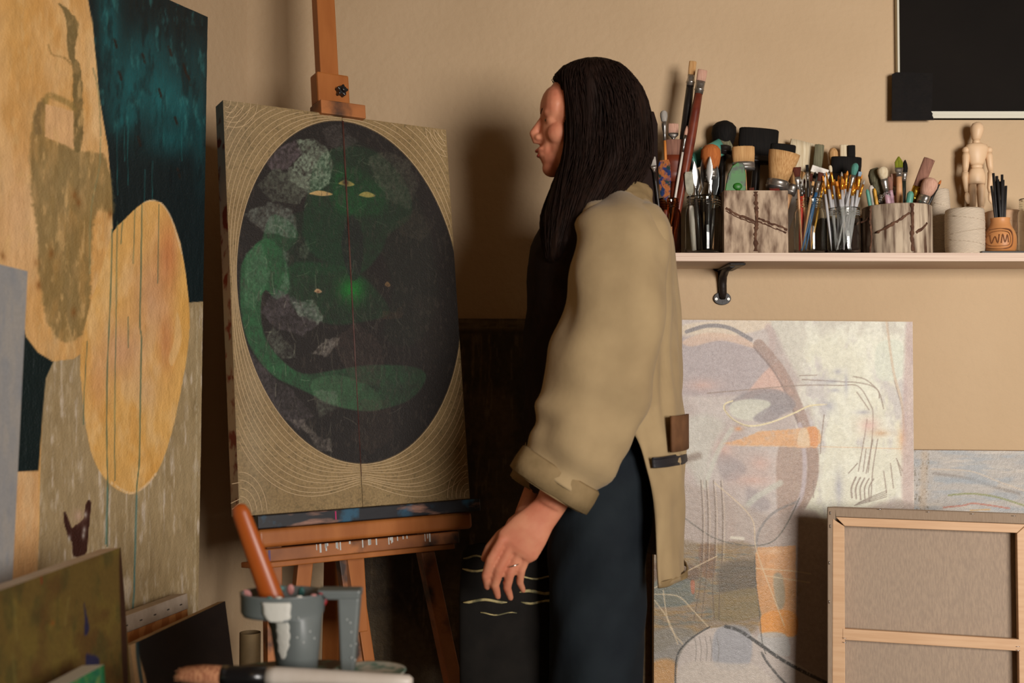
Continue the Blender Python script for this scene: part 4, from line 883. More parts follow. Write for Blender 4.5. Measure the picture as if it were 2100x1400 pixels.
H_ = {'grey': col('grey lacquer handle', (166, 164, 164), .35), 'red': col('red lacquer handle', (206, 52, 34), .35), 'blue': col('blue lacquer handle', (44, 88, 128), .35), 'natural': col('bare wood handle', (206, 160, 116), .5, (190, 140, 98)),
      'orange': col('orange varnished handle', (206, 130, 60), .4), 'black': col('black lacquer handle', (34, 30, 28), .3), 'maroon': col('maroon varnished handle', (98, 40, 28), .35, (124, 60, 40), 30),
      'mahogany': col('mahogany handle', (116, 52, 30), .4, (92, 38, 24), 30), 'teal': col('teal handle', (84, 146, 128), .4), 'yellow': col('ochre handle', (206, 152, 50), .4), 'white': col('white handle', (204, 196, 184), .4), 'pinkh': col('pink handle', (176, 140, 150), .4), 'dark': col('dark green handle', (38, 44, 36), .4), 'darkred': col('crimson handle', (140, 26, 26), .4)}
def bmat(n, a, b_):
    return mat(n, rgb(*a), .8, rgb(*b_), 420, stretch=(1, 1, .04), lo=.3, hi=.7, bump=.0006, bscale=400, spec=.2)
B_ = {'tan': bmat('hog bristle', (206, 164, 112), (168, 122, 74)), 'white': bmat('white bristle', (222, 208, 178), (190, 170, 136)), 'black': bmat('black bristle', (24, 20, 17), (12, 10, 9)), 'brown': bmat('brown sable', (94, 46, 32), (66, 32, 24)),
      'rust': bmat('rust tinted bristle', (188, 112, 58), (160, 88, 44)), 'pink': bmat('dusty pink bristle', (206, 164, 142), (180, 136, 116)), 'mauve': bmat('mauve stained bristle', (150, 108, 90), (112, 78, 66)), 'green': bmat('yellow green bristle', (136, 140, 36), (92, 96, 22)),
      'teal': bmat('teal stained bristle', (92, 150, 136), (60, 110, 100)), 'grey': bmat('grey green bristle', (126, 122, 96), (84, 80, 62)), 'goldtip': bmat('golden synthetic bristle', (224, 150, 64), (196, 116, 40)), 'bluetip': bmat('pale blue bristle', (150, 170, 184), (120, 140, 160)), 'ash': bmat('ash grey bristle', (174, 168, 160), (140, 134, 126))}
def brush(tip, base, Yt, Yb, shape, hc, fm, bc_, bl, fl, bw, hw, label, group=None, flat=.35, tipw=None, name='paintbrush', entry=None, cat='paintbrush'):
    """tip/base in frame pixels at depths Yt/Yb; bl, fl, bw, hw (bristle length, ferrule length, widths) in millimetres"""
    T_ = at(tip[0], tip[1], Yt); B = at(base[0], base[1], Yb) if base[1] is not None else None
    if B.z < ZS + .006:
        B = T_ + (B - T_) * ((T_.z - ZS - .006) / (T_.z - B.z))
    ax = (B - T_).normalized(); side = V((0, -1, 0)).cross(ax).normalized(); dep = ax.cross(side)
    bl, fl, bw, hw = bl / 1000, fl / 1000, bw / 1000, hw / 1000
    o = thing(name, B, label, cat, group)
    p0 = T_; p1 = T_ + ax * bl; p2 = p1 + ax * fl
    L_ = (B - p2).length; n = 16
    rs = random.Random(int(tip[0] * 31 + tip[1]))
    w = MB()
    if shape == 'round': prof = [(0, .08), (.12, .42), (.35, .8), (.65, 1), (1, .92)]
    elif shape == 'mop': prof = [(0, .35), (.06, .68), (.2, .95), (.45, 1.0), (.75, .85), (1, .62)]
    elif shape == 'splay': prof = [(0, 1.15), (.2, 1.1), (.6, .9), (1, .7)]
    elif shape == 'angled': prof = [(0, .15), (.25, .6), (.5, .95), (1, .9)]
    else: prof = [(0, .93), (.04, 1.0), (.5, 1), (1, .94)]
    hb = bw / 2; fb = hb * (flat if shape in ('flat', 'splay', 'angled') else 1)
    w.sweep([p0 + ax * (bl * t) for t, _ in prof], [(hb * s_, fb * max(s_, .5)) for _, s_ in prof], 20, side=side)
    nh = 70 if bw > .02 else (26 if bw > .009 else 8)
    if shape in ('flat', 'splay', 'mop'):
        for i in range(nh):
            q = rs.uniform(-.95, .95); d = rs.uniform(-.8, .8) * math.sqrt(max(0, 1 - q * q)); q2 = prof[1][1]
            s0 = p0 + ax * (bl * .12) + side * (hb * q * q2) + dep * (fb * d * q2)
            e_ = p0 - ax * rs.uniform(-.0004, .0022 if shape != 'mop' else .0) * (1 if bw > .02 else .6) + side * (hb * q * (q2 if shape != 'mop' else prof[0][1] * 1.6) * rs.uniform(.96, 1.04)) + dep * (fb * d * prof[0][1])
            w.sweep([s0, e_], [.0006 if bw > .02 else .0004, .0001], 4, caps=False)
    w.build('bristles', B_[bc_], o)
    f1 = .94 if shape not in ('mop', 'splay') else (.66 if shape == 'mop' else .76)
    w = MB(); hr = hw / 2
    w.sweep([p1 - ax * .0006, p1 + ax * fl * .25, p1 + ax * (fl * .62), p1 + ax * (fl * .66), p1 + ax * (fl * .70), p2],
            [(hb * f1 * 1.04, fb * f1 * 1.04 if shape != 'mop' else fb * f1 * 1.04), (hb * f1, max(fb * f1, hr * .8)), (hr * 1.16, hr * 1.12), (hr * 1.28, hr * 1.24), (hr * 1.14, hr * 1.12), (hr * 1.05, hr * 1.05)] if not (bw > .03 and hw < bw * .5) else
            [(hb * f1 * 1.04, fb * 1.1), (hb * f1 * 1.05, fb * 1.12), (hb * f1 * 1.05, fb * 1.12), (hb * f1 * 1.09, fb * 1.16), (hb * f1 * 1.05, fb * 1.12), (hb * f1, fb * 1.05)], n, side=side); w.build('ferrule', fm, o)
    w = MB(); w.sweep([p2 - ax * .001, p2 + ax * (L_ * .12), p2 + ax * (L_ * .3), p2 + ax * (L_ * .7), p2 + ax * (L_ * .97), B], [hr, hr * 1.15, hr * 1.25, hr * .85, hr * .55, hr * .3], 12); w.build('handle', H_[hc], o)
    return o

# dark wooden box at the far left of the shelf
w = MB(); xa, xb = sp_(1300, 2.53), sp_(1350, 2.53); zt2 = at(1340, 228, 2.53).z
pr = [(xa, ZS), (xb, ZS), (xb, at(0, 254, 2.53).z), (xb - px_m(8, 2.53), zt2), (xa, zt2)]
f_ = [V((x, 2.53, z)) for x, z in pr]; k_ = [p + V((0, .12, 0)) for p in f_]
w.add(f_ + k_, [tuple(range(5)), tuple(range(9, 4, -1))] + [(i, (i + 1) % 5, 5 + (i + 1) % 5, 5 + i) for i in range(5)])
dwood = mat('dark stained wood', rgb(44, 27, 20), .7, rgb(32, 20, 16), 20, stretch=(1, 1, .2), spec=.12)
bxo = thing('wooden_box', ((xa + xb) / 2, 2.59, ZS), 'tall dark brown wooden box at the left end of the shelf beside the hair', 'box')
w.build('box_body', dwood, bxo, bevel=.002)
w = MB(); w.box(((xa + xb) / 2, 2.529, ZS + .19), (xb - xa - .016, .003, .16)); w.build('box_lid', mat('dark lid', rgb(36, 23, 18), .7, spec=.12), bxo, bevel=.001)

# jar 1: amber, with two very tall brushes
J1 = jar(1372, 50, 408, 2.545, amber, 'narrow amber brown glass jar, leftmost jar on the shelf, beside the person')
brush((1361, 227), (1372, 516), 2.55, 2.545, 'mop', 'orange', dull, 'ash', 26, 42, 17, 6, 'round brush with grey-white head and long steel ferrule, upright beside the dark wooden box')
brush((1381, 254), (1380, 516), 2.575, 2.555, 'flat', 'maroon', dull, 'pink', 22, 18, 24, 7, 'flat brush with faded pink bristles and wide steel ferrule, behind the mahogany brush')
brush((1409, 258), (1366, 516), 2.535, 2.54, 'round', 'white', steel, 'pink', 22, 38, 8, 5, 'slim slanted brush with pale pink oval tip and steel ferrule, above the amber jar')
brush((1385, 287), (1383, 516), 2.555, 2.55, 'flat', 'mahogany', H_['mahogany'], 'mauve', 36, 60, 46, 18, 'wide mahogany brush with mauve stained bristles, standing in the amber jar', flat=.4)
brush((1421, 126), (1377, 516), 2.58, 2.565, 'flat', 'black', dull, 'tan', 32, 26, 17, 17, 'tallest brush, black handle with yellowish tan bristles, leaning right', flat=.5)
brush((1441, 144), (1376, 516), 2.555, 2.54, 'flat', 'maroon', dull, 'pink', 26, 30, 22, 18, 'long maroon brush with pinkish bristles, leaning beside the tallest black one', flat=.5)
brush((1338, 322), (1362, 516), 2.52, 2.53, 'flat', 'black', dull, 'ash', 20, 14, 14, 6, 'small flat brush with pale tip close to the person, in the amber jar')
# palette knives and spoons
def knife(tip, base, Yt, Yb, shape, bl, bw, hc, label, blade=None, name='palette_knife'):
    T_ = at(tip[0], tip[1], Yt); B = at(base[0], base[1], Yb)
    if B.z < ZS + .008: B = T_ + (B - T_) * ((T_.z - ZS - .008) / (T_.z - B.z))
    ax = (B - T_).normalized(); side = Matrix.Rotation(R(((int(tip[0]) * 37) % 90) - 45 or 20), 3, ax) @ V((0, -1, 0)).cross(ax).normalized(); dep = ax.cross(side); bl /= 1000; bw /= 1000
    o = thing(name, B, label, 'palette knife')
    if shape == 'leaf': prof = [(0, .03), (.12, .45), (.35, .9), (.6, 1), (.85, .6), (1, .18)]
    elif shape == 'spade': prof = [(0, .7), (.1, .95), (.5, 1), (.85, .8), (1, .2)]
    else: prof = [(0, .1), (.2, .6), (.7, 1), (1, .5)]
    w = MB(); w.sweep([T_ + ax * bl * t for t, _ in prof], [(bw / 2 * s_, .0006) for _, s_ in prof], 16, side=side, smooth=False); w.build('blade', blade or steel, o)
    q = T_ + ax * bl; w = MB(); w.sweep([q - ax * .004, q + ax * .012 - dep * .008, q + ax * .024 - dep * .002], .0018, 8); w.build('neck', steel, o)
    q = q + ax * .022; w = MB(); w.sweep([q, q + ax * .004, q + (B - q) * .4, B], [.004, .0055, .0062, .005], 12); w.build('handle', H_[hc], o)
paintk = mat('paint crusted blade', rgb(196, 120, 70), .5, rgb(44, 66, 120), 60, lo=.45, hi=.55, bump=.002, bscale=120, c3=rgb(40, 70, 72), c3scale=70)
knife((1362, 328), (1368, 516), 2.515, 2.53, 'spade', 88, 32, 'mahogany', 'palette knife with blade crusted in orange and blue paint, in front of the mahogany brush', paintk)
J2 = jar(1443, 76, 404, 2.55, glass, 'wide clear glass jar of palette knives, left of the square wooden box', neck=.9)
spec = [((1412, 352), (1424, 516), 'spade', 54, 19, 'white', 'palette knife with short grey-white oval blade, leftmost in the jar', mat('grey caked blade', rgb(160, 156, 136), .6, rgb(120, 118, 100), 60)),
        ((1424, 330), (1434, 516), 'leaf', 60, 14, 'black', 'slim leaf bladed palette knife between oval and long blades', None),
        ((1440, 326), (1445, 516), 'leaf', 66, 17, 'black', 'bright mirror-like palette knife in the middle of the jar', None),
        ((1432, 345), (1428, 516), 'leaf', 50, 13, 'maroon', 'palette knife with narrow shadowed blade and maroon handle', None),
        ((1456, 320), (1450, 516), 'leaf', 62, 15, 'black', 'tallest palette knife, pointed blade near the rust mop brush', None),
        ((1471, 340), (1455, 516), 'leaf', 74, 14, 'black', 'palette knife with long blade slanting right in the jar', mat('scratched grey steel', rgb(120, 126, 128), .35, metal=.9)),
        ((1463, 352), (1446, 516), 'spade', 46, 12, 'dark', 'small spade shaped palette knife in front of the long slanted blade', None)]
for i, (t, b2, s_, bl, bw, hc, lb, bm) in enumerate(spec):
    knife(t, b2, 2.53 + .007 * (i % 4), 2.535 + .009 * (i % 4), s_, bl, bw, hc, lb, bm)
brush((1408, 268), (1452, 516), 2.59, 2.57, 'flat', 'dark', dull, 'tan', 20, 20, 10, 6, 'thin dark green brush handle with tan tip behind the palette knives')
brush((1457, 297), (1462, 516), 2.556, 2.56, 'mop', 'natural', dull, 'rust', 58, 24, 46, 10, 'fat mop brush with drooping rust coloured head above the knives jar')
# pale teal flat brush lying across, black fan
brush((1497, 292), (1404, 340), 2.615, 2.60, 'flat', 'teal', H_['teal'], 'grey', 20, 78, 42, 34, 'wide pale teal brush lying slanted behind the rust mop brush', flat=.3)
brush((1486, 250), (1470, 516), 2.632, 2.62, 'mop', 'black', H_['black'], 'black', 62, 20, 58, 16, 'wild black bristle brush fanning out behind the pale teal brush', flat=.25)

# square rustic box
rust_w = mat('whitewashed rustic wood', rgb(182, 160, 136), .75, rgb(92, 68, 52), 60, stretch=(1, 1, .3), lo=.40, hi=.66, bump=.0012, bscale=90, detail=10, spec=.25)
bark = mat('dark bark ridge', rgb(74, 48, 36), .8, rgb(104, 74, 56), 80, bump=.0016, bscale=150, spec=.2)
def ridge(pts, Y0, wd_, o, rs, proud=.0016, surf=None):
    p = [at(a, b_, Y0) for a, b_ in pts]; q = []
    for i in range(len(p) - 1):
        m = max(2, int((p[i + 1] - p[i]).length / .004))
        for j in range(m): q.append(p[i].lerp(p[i + 1], j / m))
    q.append(p[-1]); q = [v + V((rs.uniform(-.0007, .0007), 0, rs.uniform(-.0012, .0012))) for v in q]
    if surf: q = [V((v.x, surf(v.x), v.z)) for v in q]
    w = MB(); w.sweep(q, [(wd_ / 2 * rs.uniform(.55, 1.3), proud * rs.uniform(.6, 1.2)) for _ in q], 8, side=(q[-1] - q[0]).cross(V((0, 1, 0)))); return w.build('bark_ridge', bark, o)
YB = 2.508; xa, xb = sp_(1485, YB), sp_(1617, YB); hb_ = at(1550, 390, YB).z - ZS; dB = .135; tw = .009
bx = thing('square_wooden_box', ((xa + xb) / 2, YB + dB / 2, ZS), 'square whitewashed wooden box with crossing dark ridges, full of big brushes', 'box')
w = MB()
for (cx_, cy_, sx_, sy_) in (((xa + xb) / 2, YB + tw / 2, xb - xa, tw), ((xa + xb) / 2, YB + dB - tw / 2, xb - xa, tw), (xa + tw / 2, YB + dB / 2, tw, dB - 2 * tw), (xb - tw / 2, YB + dB / 2, tw, dB - 2 * tw)):
    w.box((cx_, cy_, ZS + hb_ / 2), (sx_, sy_, hb_))
w.box(((xa + xb) / 2, YB + dB / 2, ZS + .004), (xb - xa - .01, dB - .01, .008)); w.build('box_body', rust_w, bx, bevel=.0012)
rs = random.Random(4)
ridge([(1550, 392), (1551, 430), (1552, 452), (1549, 480), (1550, 515)], YB, .009, bx, rs)
ridge([(1489, 426), (1510, 440), (1530, 447), (1549, 455)], YB, .005, bx, rs); ridge([(1488, 432), (1512, 445), (1548, 459)], YB, .003, bx, rs)
ridge([(1556, 447), (1580, 458), (1600, 464), (1614, 472)], YB, .005, bx, rs); ridge([(1553, 454), (1580, 464), (1612, 478)], YB, .0035, bx, rs)
# contents of the square box
brush((1524, 301), (1530, 500), 2.57, 2.57, 'flat', 'natural', dull, 'tan', 36, 18, 52, 10, 'stubby tan bristle brush with steel band behind the green scraper', flat=.5)
brush((1557, 264), (1540, 500), 2.622, 2.615, 'flat', 'black', H_['black'], 'black', 64, 18, 92, 16, 'widest black bristle brush standing highest in the square box', flat=.22)
brush((1607, 296), (1590, 500), 2.612, 2.60, 'flat', 'black', H_['black'], 'black', 58, 20, 58, 16, 'second black bristle brush right of the widest, behind the big tan round one', flat=.22)
brush((1609, 313), (1566, 500), 2.545, 2.56, 'splay', 'natural', dull, 'tan', 64, 22, 62, 20, 'big round tan bristle brush with broad steel band, tilted right', flat=.8)
brush((1636, 350), (1584, 500), 2.575, 2.58, 'splay', 'natural', dull, 'tan', 34, 24, 32, 14, 'smaller tan brush with steel band tucked right of the big round one', flat=.6)
brush((1654, 293), (1600, 505), 2.640, 2.634, 'splay', 'white', H_['white'], 'white', 88, 16, 66, 26, 'wide white bristle brush fanning behind the big tan round brush', flat=.2)
brush((1541, 385), (1545, 500), 2.535, 2.55, 'flat', 'darkred', H_['darkred'], 'brown', 12, 18, 12, 8, 'small crimson topped brush just right of the green scraper')
brush((1588, 386), (1590, 500), 2.525, 2.53, 'flat', 'darkred', H_['darkred'], 'brown', 4, 18, 24, 18, 'crimson brush stub low beneath the big tan round brush')
# green plastic scraper
gm = mat('green plastic', rgb(42, 112, 30), .45, rgb(34, 98, 28), 30, c3=rgb(44, 40, 34), c3scale=40)
so = thing('paint_scraper', at(1508, 400, 2.53), 'bright green plastic scraper standing in the square wooden box', 'scraper')
op = [(1487, 392), (1490, 372), (1494, 355), (1502, 340), (1512, 333), (1522, 333), (1527, 338), (1530, 360), (1530, 430), (1500, 430)]
f_ = [at(a, b_, 2.524) for a, b_ in op]; k_ = [p + V((0, .006, 0)) for p in f_]; n_ = len(op)
w = MB(); w.add(f_ + k_, [tuple(range(n_)), tuple(range(2 * n_ - 1, n_ - 1, -1))] + [(i, (i + 1) % n_, n_ + (i + 1) % n_, n_ + i) for i in range(n_)]); w.build('blade', gm, so, bevel=.0015)
w = MB(); w.ball(at(1513, 382, 2.522), (.010, .004, .008)); w.sweep([at(1513, 384, 2.526), at(1514, 500, 2.53)], .006, 12); w.build('grip', gm, so)

# jar 3: mixed brushes
J3 = jar(1661, 64, 408, 2.55, glass, 'clear glass jar of red, blue and bare wood brushes, right of the square box')
L3 = [((1634, 343), 'splay', 'natural', dull, 'brown', 22, 28, 17, 5, 'splayed brown bristle brush, leftmost in the mixed jar'),
      ((1655, 338), 'flat', 'black', dull, 'black', 16, 20, 7, 5, 'dark flat tipped brush standing tallest in the mixed jar'),
      ((1645, 374), 'flat', 'red', steel, 'ash', 8, 24, 5, 7, 'brush with scarlet handle running diagonally through the mixed jar'),
      ((1664, 356), 'flat', 'natural', dull, 'brown', 18, 22, 7, 6, 'bare wood brush with brown square tip, middle of the mixed jar'),
      ((1672, 352), 'angled', 'natural', dull, 'black', 16, 26, 8, 6, 'bare wood brush with black angled tip, leaning right'),
      ((1684, 354), 'splay', 'blue', dull, 'brown', 20, 26, 12, 7, 'blue handled brush with splayed brown and teal tip'),
      ((1678, 366), 'round', 'blue', gold, 'bluetip', 10, 20, 6, 6, 'blue handled brush with a fine pale tip'),
      ((1640, 362), 'round', 'natural', steel, 'ash', 12, 24, 5, 5, 'thin bare wood brush with ash grey pointed tip, near the splayed brown one'),
      ((1650, 366), 'round', 'darkred', steel, 'brown', 12, 24, 5, 5, 'thin crimson brush with brown point between the scarlet and bare wood ones'),
      ((1689, 372), 'round', 'yellow', gold, 'goldtip', 10, 22, 6, 5, 'ochre handled brush at the right rim of the mixed jar'),
      ((1668, 372), 'flat', 'natural', steel, 'tan', 10, 22, 6, 5, 'short bare wood brush with tan tip near the blue handles')]
for i, (t, s_, hc, fm, bc_, bl, fl, bw, hw, lb) in enumerate(L3):
    bx_ = {'red': 1640, 'blue': 1652 - (i % 2) * 8}.get(hc, 1645 + (i * 17) % 34)
    brush(t, (bx_, 516), 2.535 + .008 * (i % 5), 2.54 + .006 * (i % 5), s_, hc, fm, bc_, bl, fl, bw, hw, lb)
# jar 4: grey handles with gold ferrules
J4 = jar(1731, 68, 428, 2.545, glass, 'clear glass jar holding a dense set of grey handled brushes', neck=.93)
L4 = [(1688, 361, 4), (1694, 352, 4), (1702, 339, 8), (1711, 368, 4), (1720, 359, 5), (1726, 352, 5), (1732, 356, 5), (1738, 350, 6), (1744, 358, 5), (1750, 364, 5), (1755, 335, 16), (1757, 362, 6), (1764, 352, 8), (1768, 358, 5), (1773, 369, 5), (1716, 372, 5), (1706, 372, 5), (1729, 366, 5)]
lab4 = ['thin gold ferruled brush leaning furthest left in the grey handled set', 'gold ferruled brush second from the left of the grey handled set', 'grey handled brush with a white mop tip above the left side', 'short gold ferruled brush just right of the white mop tip', 'grey handled brush with golden tip left of the jar centre',
        'grey handled brush with rounded ash tip left of the centre', 'gold tipped brush at the centre of the grey handled set', 'tall golden filbert brush behind the centre of the set', 'grey handled brush with golden tip right of the jar centre', 'ash tipped brush below the teal mop head',
        'brush with a fat teal stained mop head, tallest of the grey handled set', 'golden flat brush right of the teal mop head', 'grey handled brush with pale blue pointed tip', 'golden pointed brush between the pale blue tip and the right edge', 'ash tipped brush leaning furthest right of the grey handled set',
        'low gold ferruled brush near the front left rim', 'lowest gold ferruled brush by the left rim of the jar', 'low golden brush in front of the centre of the set']
for i, ((tx, ty, bw), lb) in enumerate(zip(L4, lab4)):
    bc_ = 'teal' if i == 10 else 'bluetip' if i == 12 else 'white' if i == 2 else ('ash' if i in (5, 9, 14) else 'goldtip')
    sh_ = 'mop' if i in (10, 2) else ('round' if i % 3 else 'flat')
    bx_ = 1706 + ((i * 13) % 40)
    brush((tx, ty), (bx_, 514), 2.53 + .007 * ((i * 3) % 5), 2.53 + .007 * ((i * 2) % 5), sh_, 'grey', gold if i != 10 else dull, bc_, 28 if i == 10 else (16 if i == 2 else 11), 30, bw, 6.5 if i % 2 else 5.5, lb)
# big things standing behind jars 3 and 4, in a dark holder
hold = thing('brush_holder', (sp_(1722, 2.625), 2.625, ZS), 'dark wooden holder behind the two brush jars', 'holder')
w = MB(); w.box((sp_(1722, 2.62), 2.6175, ZS + .045), (.10, .062, .09)); w.build('holder_body', dwood, hold, bevel=.002)
def up(tip, base, Y, *a, **k):
    brush(tip, (base[0], base[1]), Y, Y, *a, **k)
up((1681, 297), (1668, 420), 2.612, 'flat', 'dark', dull, 'grey', 52, 18, 22, 10, 'dark greenish flat brush next to the wide white bristles', flat=.4)
up((1708, 304), (1716, 420), 2.632, 'mop', 'natural', dull, 'tan', 46, 18, 22, 10, 'beige mop brush peeking above the black block brush', flat=.5)
up((1731, 297), (1733, 420), 2.630, 'flat', 'natural', dull, 'white', 40, 18, 20, 10, 'cream and grey striped flat brush above the black block brush', flat=.4)
up((1746, 298), (1748, 420), 2.622, 'flat', 'dark', H_['dark'], 'black', 36, 18, 18, 10, 'dark green flat brush right of the cream one', flat=.4)
up((1736, 322), (1733, 420), 2.594, 'flat', 'black', H_['black'], 'black', 40, 30, 70, 24, 'black block brush with square head behind the grey handled set', flat=.25)
w = MB(); c_ = at(1681, 350, 2.590); Mx = Matrix.Rotation(R(18), 3, 'Y'); w.box(c_, (.040, .003, .016), Mx); w.box(c_ + V((.006, 0, -.045)), (.010, .0028, .085), Mx)
po = thing('paint_scraper', c_ - V((0, 0, .05)), 'small white plastic scraper tilted behind the mixed brush jar', 'scraper'); w.build('blade', mat('white plastic', rgb(210, 202, 190), .4, rgb(60, 54, 50), 60, lo=.6, hi=.62), po, bevel=.001)

# round rustic pot
YC = 2.575; xc = sp_(1840, YC); rC = px_m(69, YC); hC_ = at(1840, 415, YC - rC).z - ZS
cy_o = thing('round_wooden_pot', (xc, YC, ZS), 'round whitewashed wooden pot with dark slanting ridges, right of the glass jars', 'pot')
rust_c = mat('streaked whitewashed wood', rgb(194, 176, 152), .75, rgb(84, 60, 46), 60, stretch=(1, 1, .12), lo=.42, hi=.62, bump=.0012, bscale=60, detail=10, spec=.25)
w = MB(); w.lathe([(0, 0), (rC - .002, 0), (rC, .003), (rC * .995, hC_ - .002), (rC - .002, hC_), (rC - .008, hC_), (rC - .009, hC_ - .003), (rC - .009, .008), (0, .008)], (xc, YC, ZS), 48); w.build('pot_body', rust_c, cy_o)
sf = lambda x: YC - math.sqrt(max(1e-6, (rC + .0005) ** 2 - (x - xc) ** 2))
YF = YC - rC
for pts, wd_ in (([(1797, 417), (1796, 450), (1798, 480), (1796, 515)], .006), ([(1869, 418), (1870, 450), (1868, 480), (1870, 515)], .008), ([(1803, 475), (1825, 462), (1845, 450), (1864, 437)], .006), ([(1878, 478), (1892, 468), (1904, 456)], .006), ([(1778, 452), (1788, 446), (1795, 441)], .006)):
    ridge(pts, YF + .006, wd_, cy_o, rs, surf=sf)
brush((1792, 345), (1835, 505), 2.575, 2.585, 'mop', 'natural', dull, 'grey', 62, 20, 34, 14, 'large soft grey-green brush leaning left in the round pot', )
brush((1808, 342), (1838, 505), 2.545, 2.56, 'mop', 'pinkh', dull, 'white', 28, 30, 24, 11, 'white mop brush with steel ferrule in front of the grey-green one')
brush((1843, 321), (1846, 505), 2.58, 2.585, 'angled', 'natural', dull, 'green', 26, 20, 20, 12, 'yellow-green tipped brush, upright at the middle of the round pot', flat=.4)
brush((1856, 328), (1848, 505), 2.605, 2.60, 'round', 'dark', dull, 'black', 30, 20, 14, 9, 'dark pointed brush directly behind the yellow-green one')
brush((1906, 326), (1836, 505), 2.56, 2.575, 'flat', 'red', brass, 'mauve', 68, 40, 26, 15, 'thick mauve brush with shiny brass ferrule leaning right', flat=.5)
brush((1912, 366), (1852, 505), 2.54, 2.56, 'mop', 'teal', dull, 'pink', 42, 22, 36, 10, 'fluffy pale pink mop brush at the right of the round pot')
brush((1930, 369), (1860, 505), 2.585, 2.59, 'round', 'black', H_['black'], 'rust', 12, 16, 6, 6, 'thin black brush with rusty pointed tip, leaning furthest right')
brush((1832, 356), (1850, 505), 2.60, 2.60, 'flat', 'natural', dull, 'pink', 30, 20, 12, 9, 'beige brush between the white mop and the yellow-green tip')
brush((1823, 362), (1842, 505), 2.585, 2.60, 'mop', 'pinkh', H_['pinkh'], 'mauve', 32, 22, 13, 9, 'dusky plum mop brush right of the white mop')
def stick(tip, base, Y, r, hc, label, name='brush_handle', cat='brush handle', ye=None):
    T_ = at(*tip, Y); B = at(*base, ye or Y); ax = (B - T_).normalized()
    w = MB(); w.sweep([T_, T_ + ax * .006, T_.lerp(B, .4), B], [r * .5, r, r * 1.1, r * .9], 12); o = thing('paintbrush', B, label, 'paintbrush'); w.build('handle', H_[hc], o)
stick((1868, 392), (1850, 505), 2.535, .0075, 'teal', 'upside-down paintbrush, rounded teal handle end beside the brass ferrule', ye=2.56)
stick((1778, 388), (1800, 505), 2.555, .004, 'teal', 'upside-down paintbrush, teal handle end at the left edge of the round pot', ye=2.57)
stick((1786, 380), (1806, 505), 2.56, .0058, 'white', 'upside-down paintbrush with whitish handle end at the left of the round pot', ye=2.575)
stick((1793, 386), (1812, 505), 2.55, .0035, 'yellow', 'upside-down paintbrush with thin ochre handle end, left in the round pot', ye=2.565)
stick((1894, 392), (1868, 505), 2.56, .0045, 'dark', 'upside-down paintbrush with dark green handle end beneath the pale pink mop', ye=2.575)
w = MB()
for i in range(9):
    t = i / 8; c_ = at(1804 + 20 * t, 412 - 16 * math.sin(t * 2.2), 2.522); 
    pts = [c_ + V((.0022 * math.cos(a), .0018 * math.sin(a) * (1 if i % 2 else .3), .0026 * math.sin(a))) for a in [2 * math.pi * j / 8 for j in range(9)]]
    w.sweep(pts, .0006, 6, caps=False)
tag(w.build('ball_chain', steel, origin=at(1812, 412, 2.522)), 'small steel chain hanging over the rim of the round pot', 'chain')['kind'] = 'stuff'

# string spools
stringm = bpy.data.materials.new('cotton string winding'); stringm.use_nodes = True
nt = stringm.node_tree; N = nt.nodes; L = nt.links; b = N['Principled BSDF']; b.inputs['Roughness'].default_value = .85
tc = N.new('ShaderNodeTexCoord'); mp = N.new('ShaderNodeMapping'); mp.inputs['Rotation'].default_value = (0, R(8), 0); L.new(tc.outputs['Object'], mp.inputs[0])
wv = N.new('ShaderNodeTexWave'); wv.bands_direction = 'Z'; wv.inputs['Scale'].default_value = 120; wv.inputs['Distortion'].default_value = 2.5; wv.inputs['Detail'].default_value = 1; L.new(mp.outputs[0], wv.inputs['Vector'])
cr = N.new('ShaderNodeValToRGB'); cr.color_ramp.elements[0].color = rgb(190, 172, 148); cr.color_ramp.elements[1].color = rgb(222, 206, 184); L.new(wv.outputs['Fac'], cr.inputs[0]); L.new(cr.outputs[0], b.inputs['Base Color'])
bp = N.new('ShaderNodeBump'); bp.inputs['Distance'].default_value = .0009; L.new(wv.outputs['Fac'], bp.inputs['Height']); L.new(bp.outputs[0], b.inputs['Normal'])
cardm = mat('cardboard core', rgb(150, 122, 90), .8)
def spool(px, wpx, pyt, Y, label, taper=1.0, m=None):
    x = sp_(px, Y); r = px_m(wpx / 2, Y); h = at(px, pyt, Y - r).z - ZS
    o = thing('string_spool', (x, Y, ZS), label, 'spool')
    w = MB(); n = 26; prof = [(r * .3, 0.0), (r * .94, 0.0)]
    for i in range(n + 1):
        t = i / n; prof.append((r * (1 - (1 - taper) * t) * (1 - .05 * abs(2 * t - 1) ** 4) + .0004 * (i % 2), .001 + (h - .003) * t))
    prof += [(r * taper * .85, h), (r * .3 * taper, h - .001)]
    w.lathe(prof, (x, Y, ZS), 48); w.build('string', m or stringm, o)
    w = MB(); w.lathe([(r * .22, 0), (r * .3, 0), (r * .3 * taper, h + .001), (r * .22 * taper, h + .001), (r * .22, 0)], (x, Y, ZS), 24); w.build('core', cardm, o)
    for k in range(3):
        w = MB(); z0_ = ZS + h * (.25 + .25 * k); pts = []
        for j in range(13):
            a = R(200 + 11 * j + k * 7); rr = r * (1 - (1 - taper) * (.25 + .25 * k)) * 1.012; pts.append((x + rr * math.cos(a), Y + rr * math.sin(a), z0_ + (j - 6) * .0012 * (1 if k % 2 else -1)))
        w.sweep(pts, .0007, 6, side=(0, 0, 1)); w.build('loose_strand', m or stringm, o)
spool(1929, 50, 384, 2.628, 'tall tapering cone of cream string between the round pot and the squat spool', .72)
spool(1979, 78, 423, 2.545, 'squat cream cotton string spool in front of the jointed mannequin')
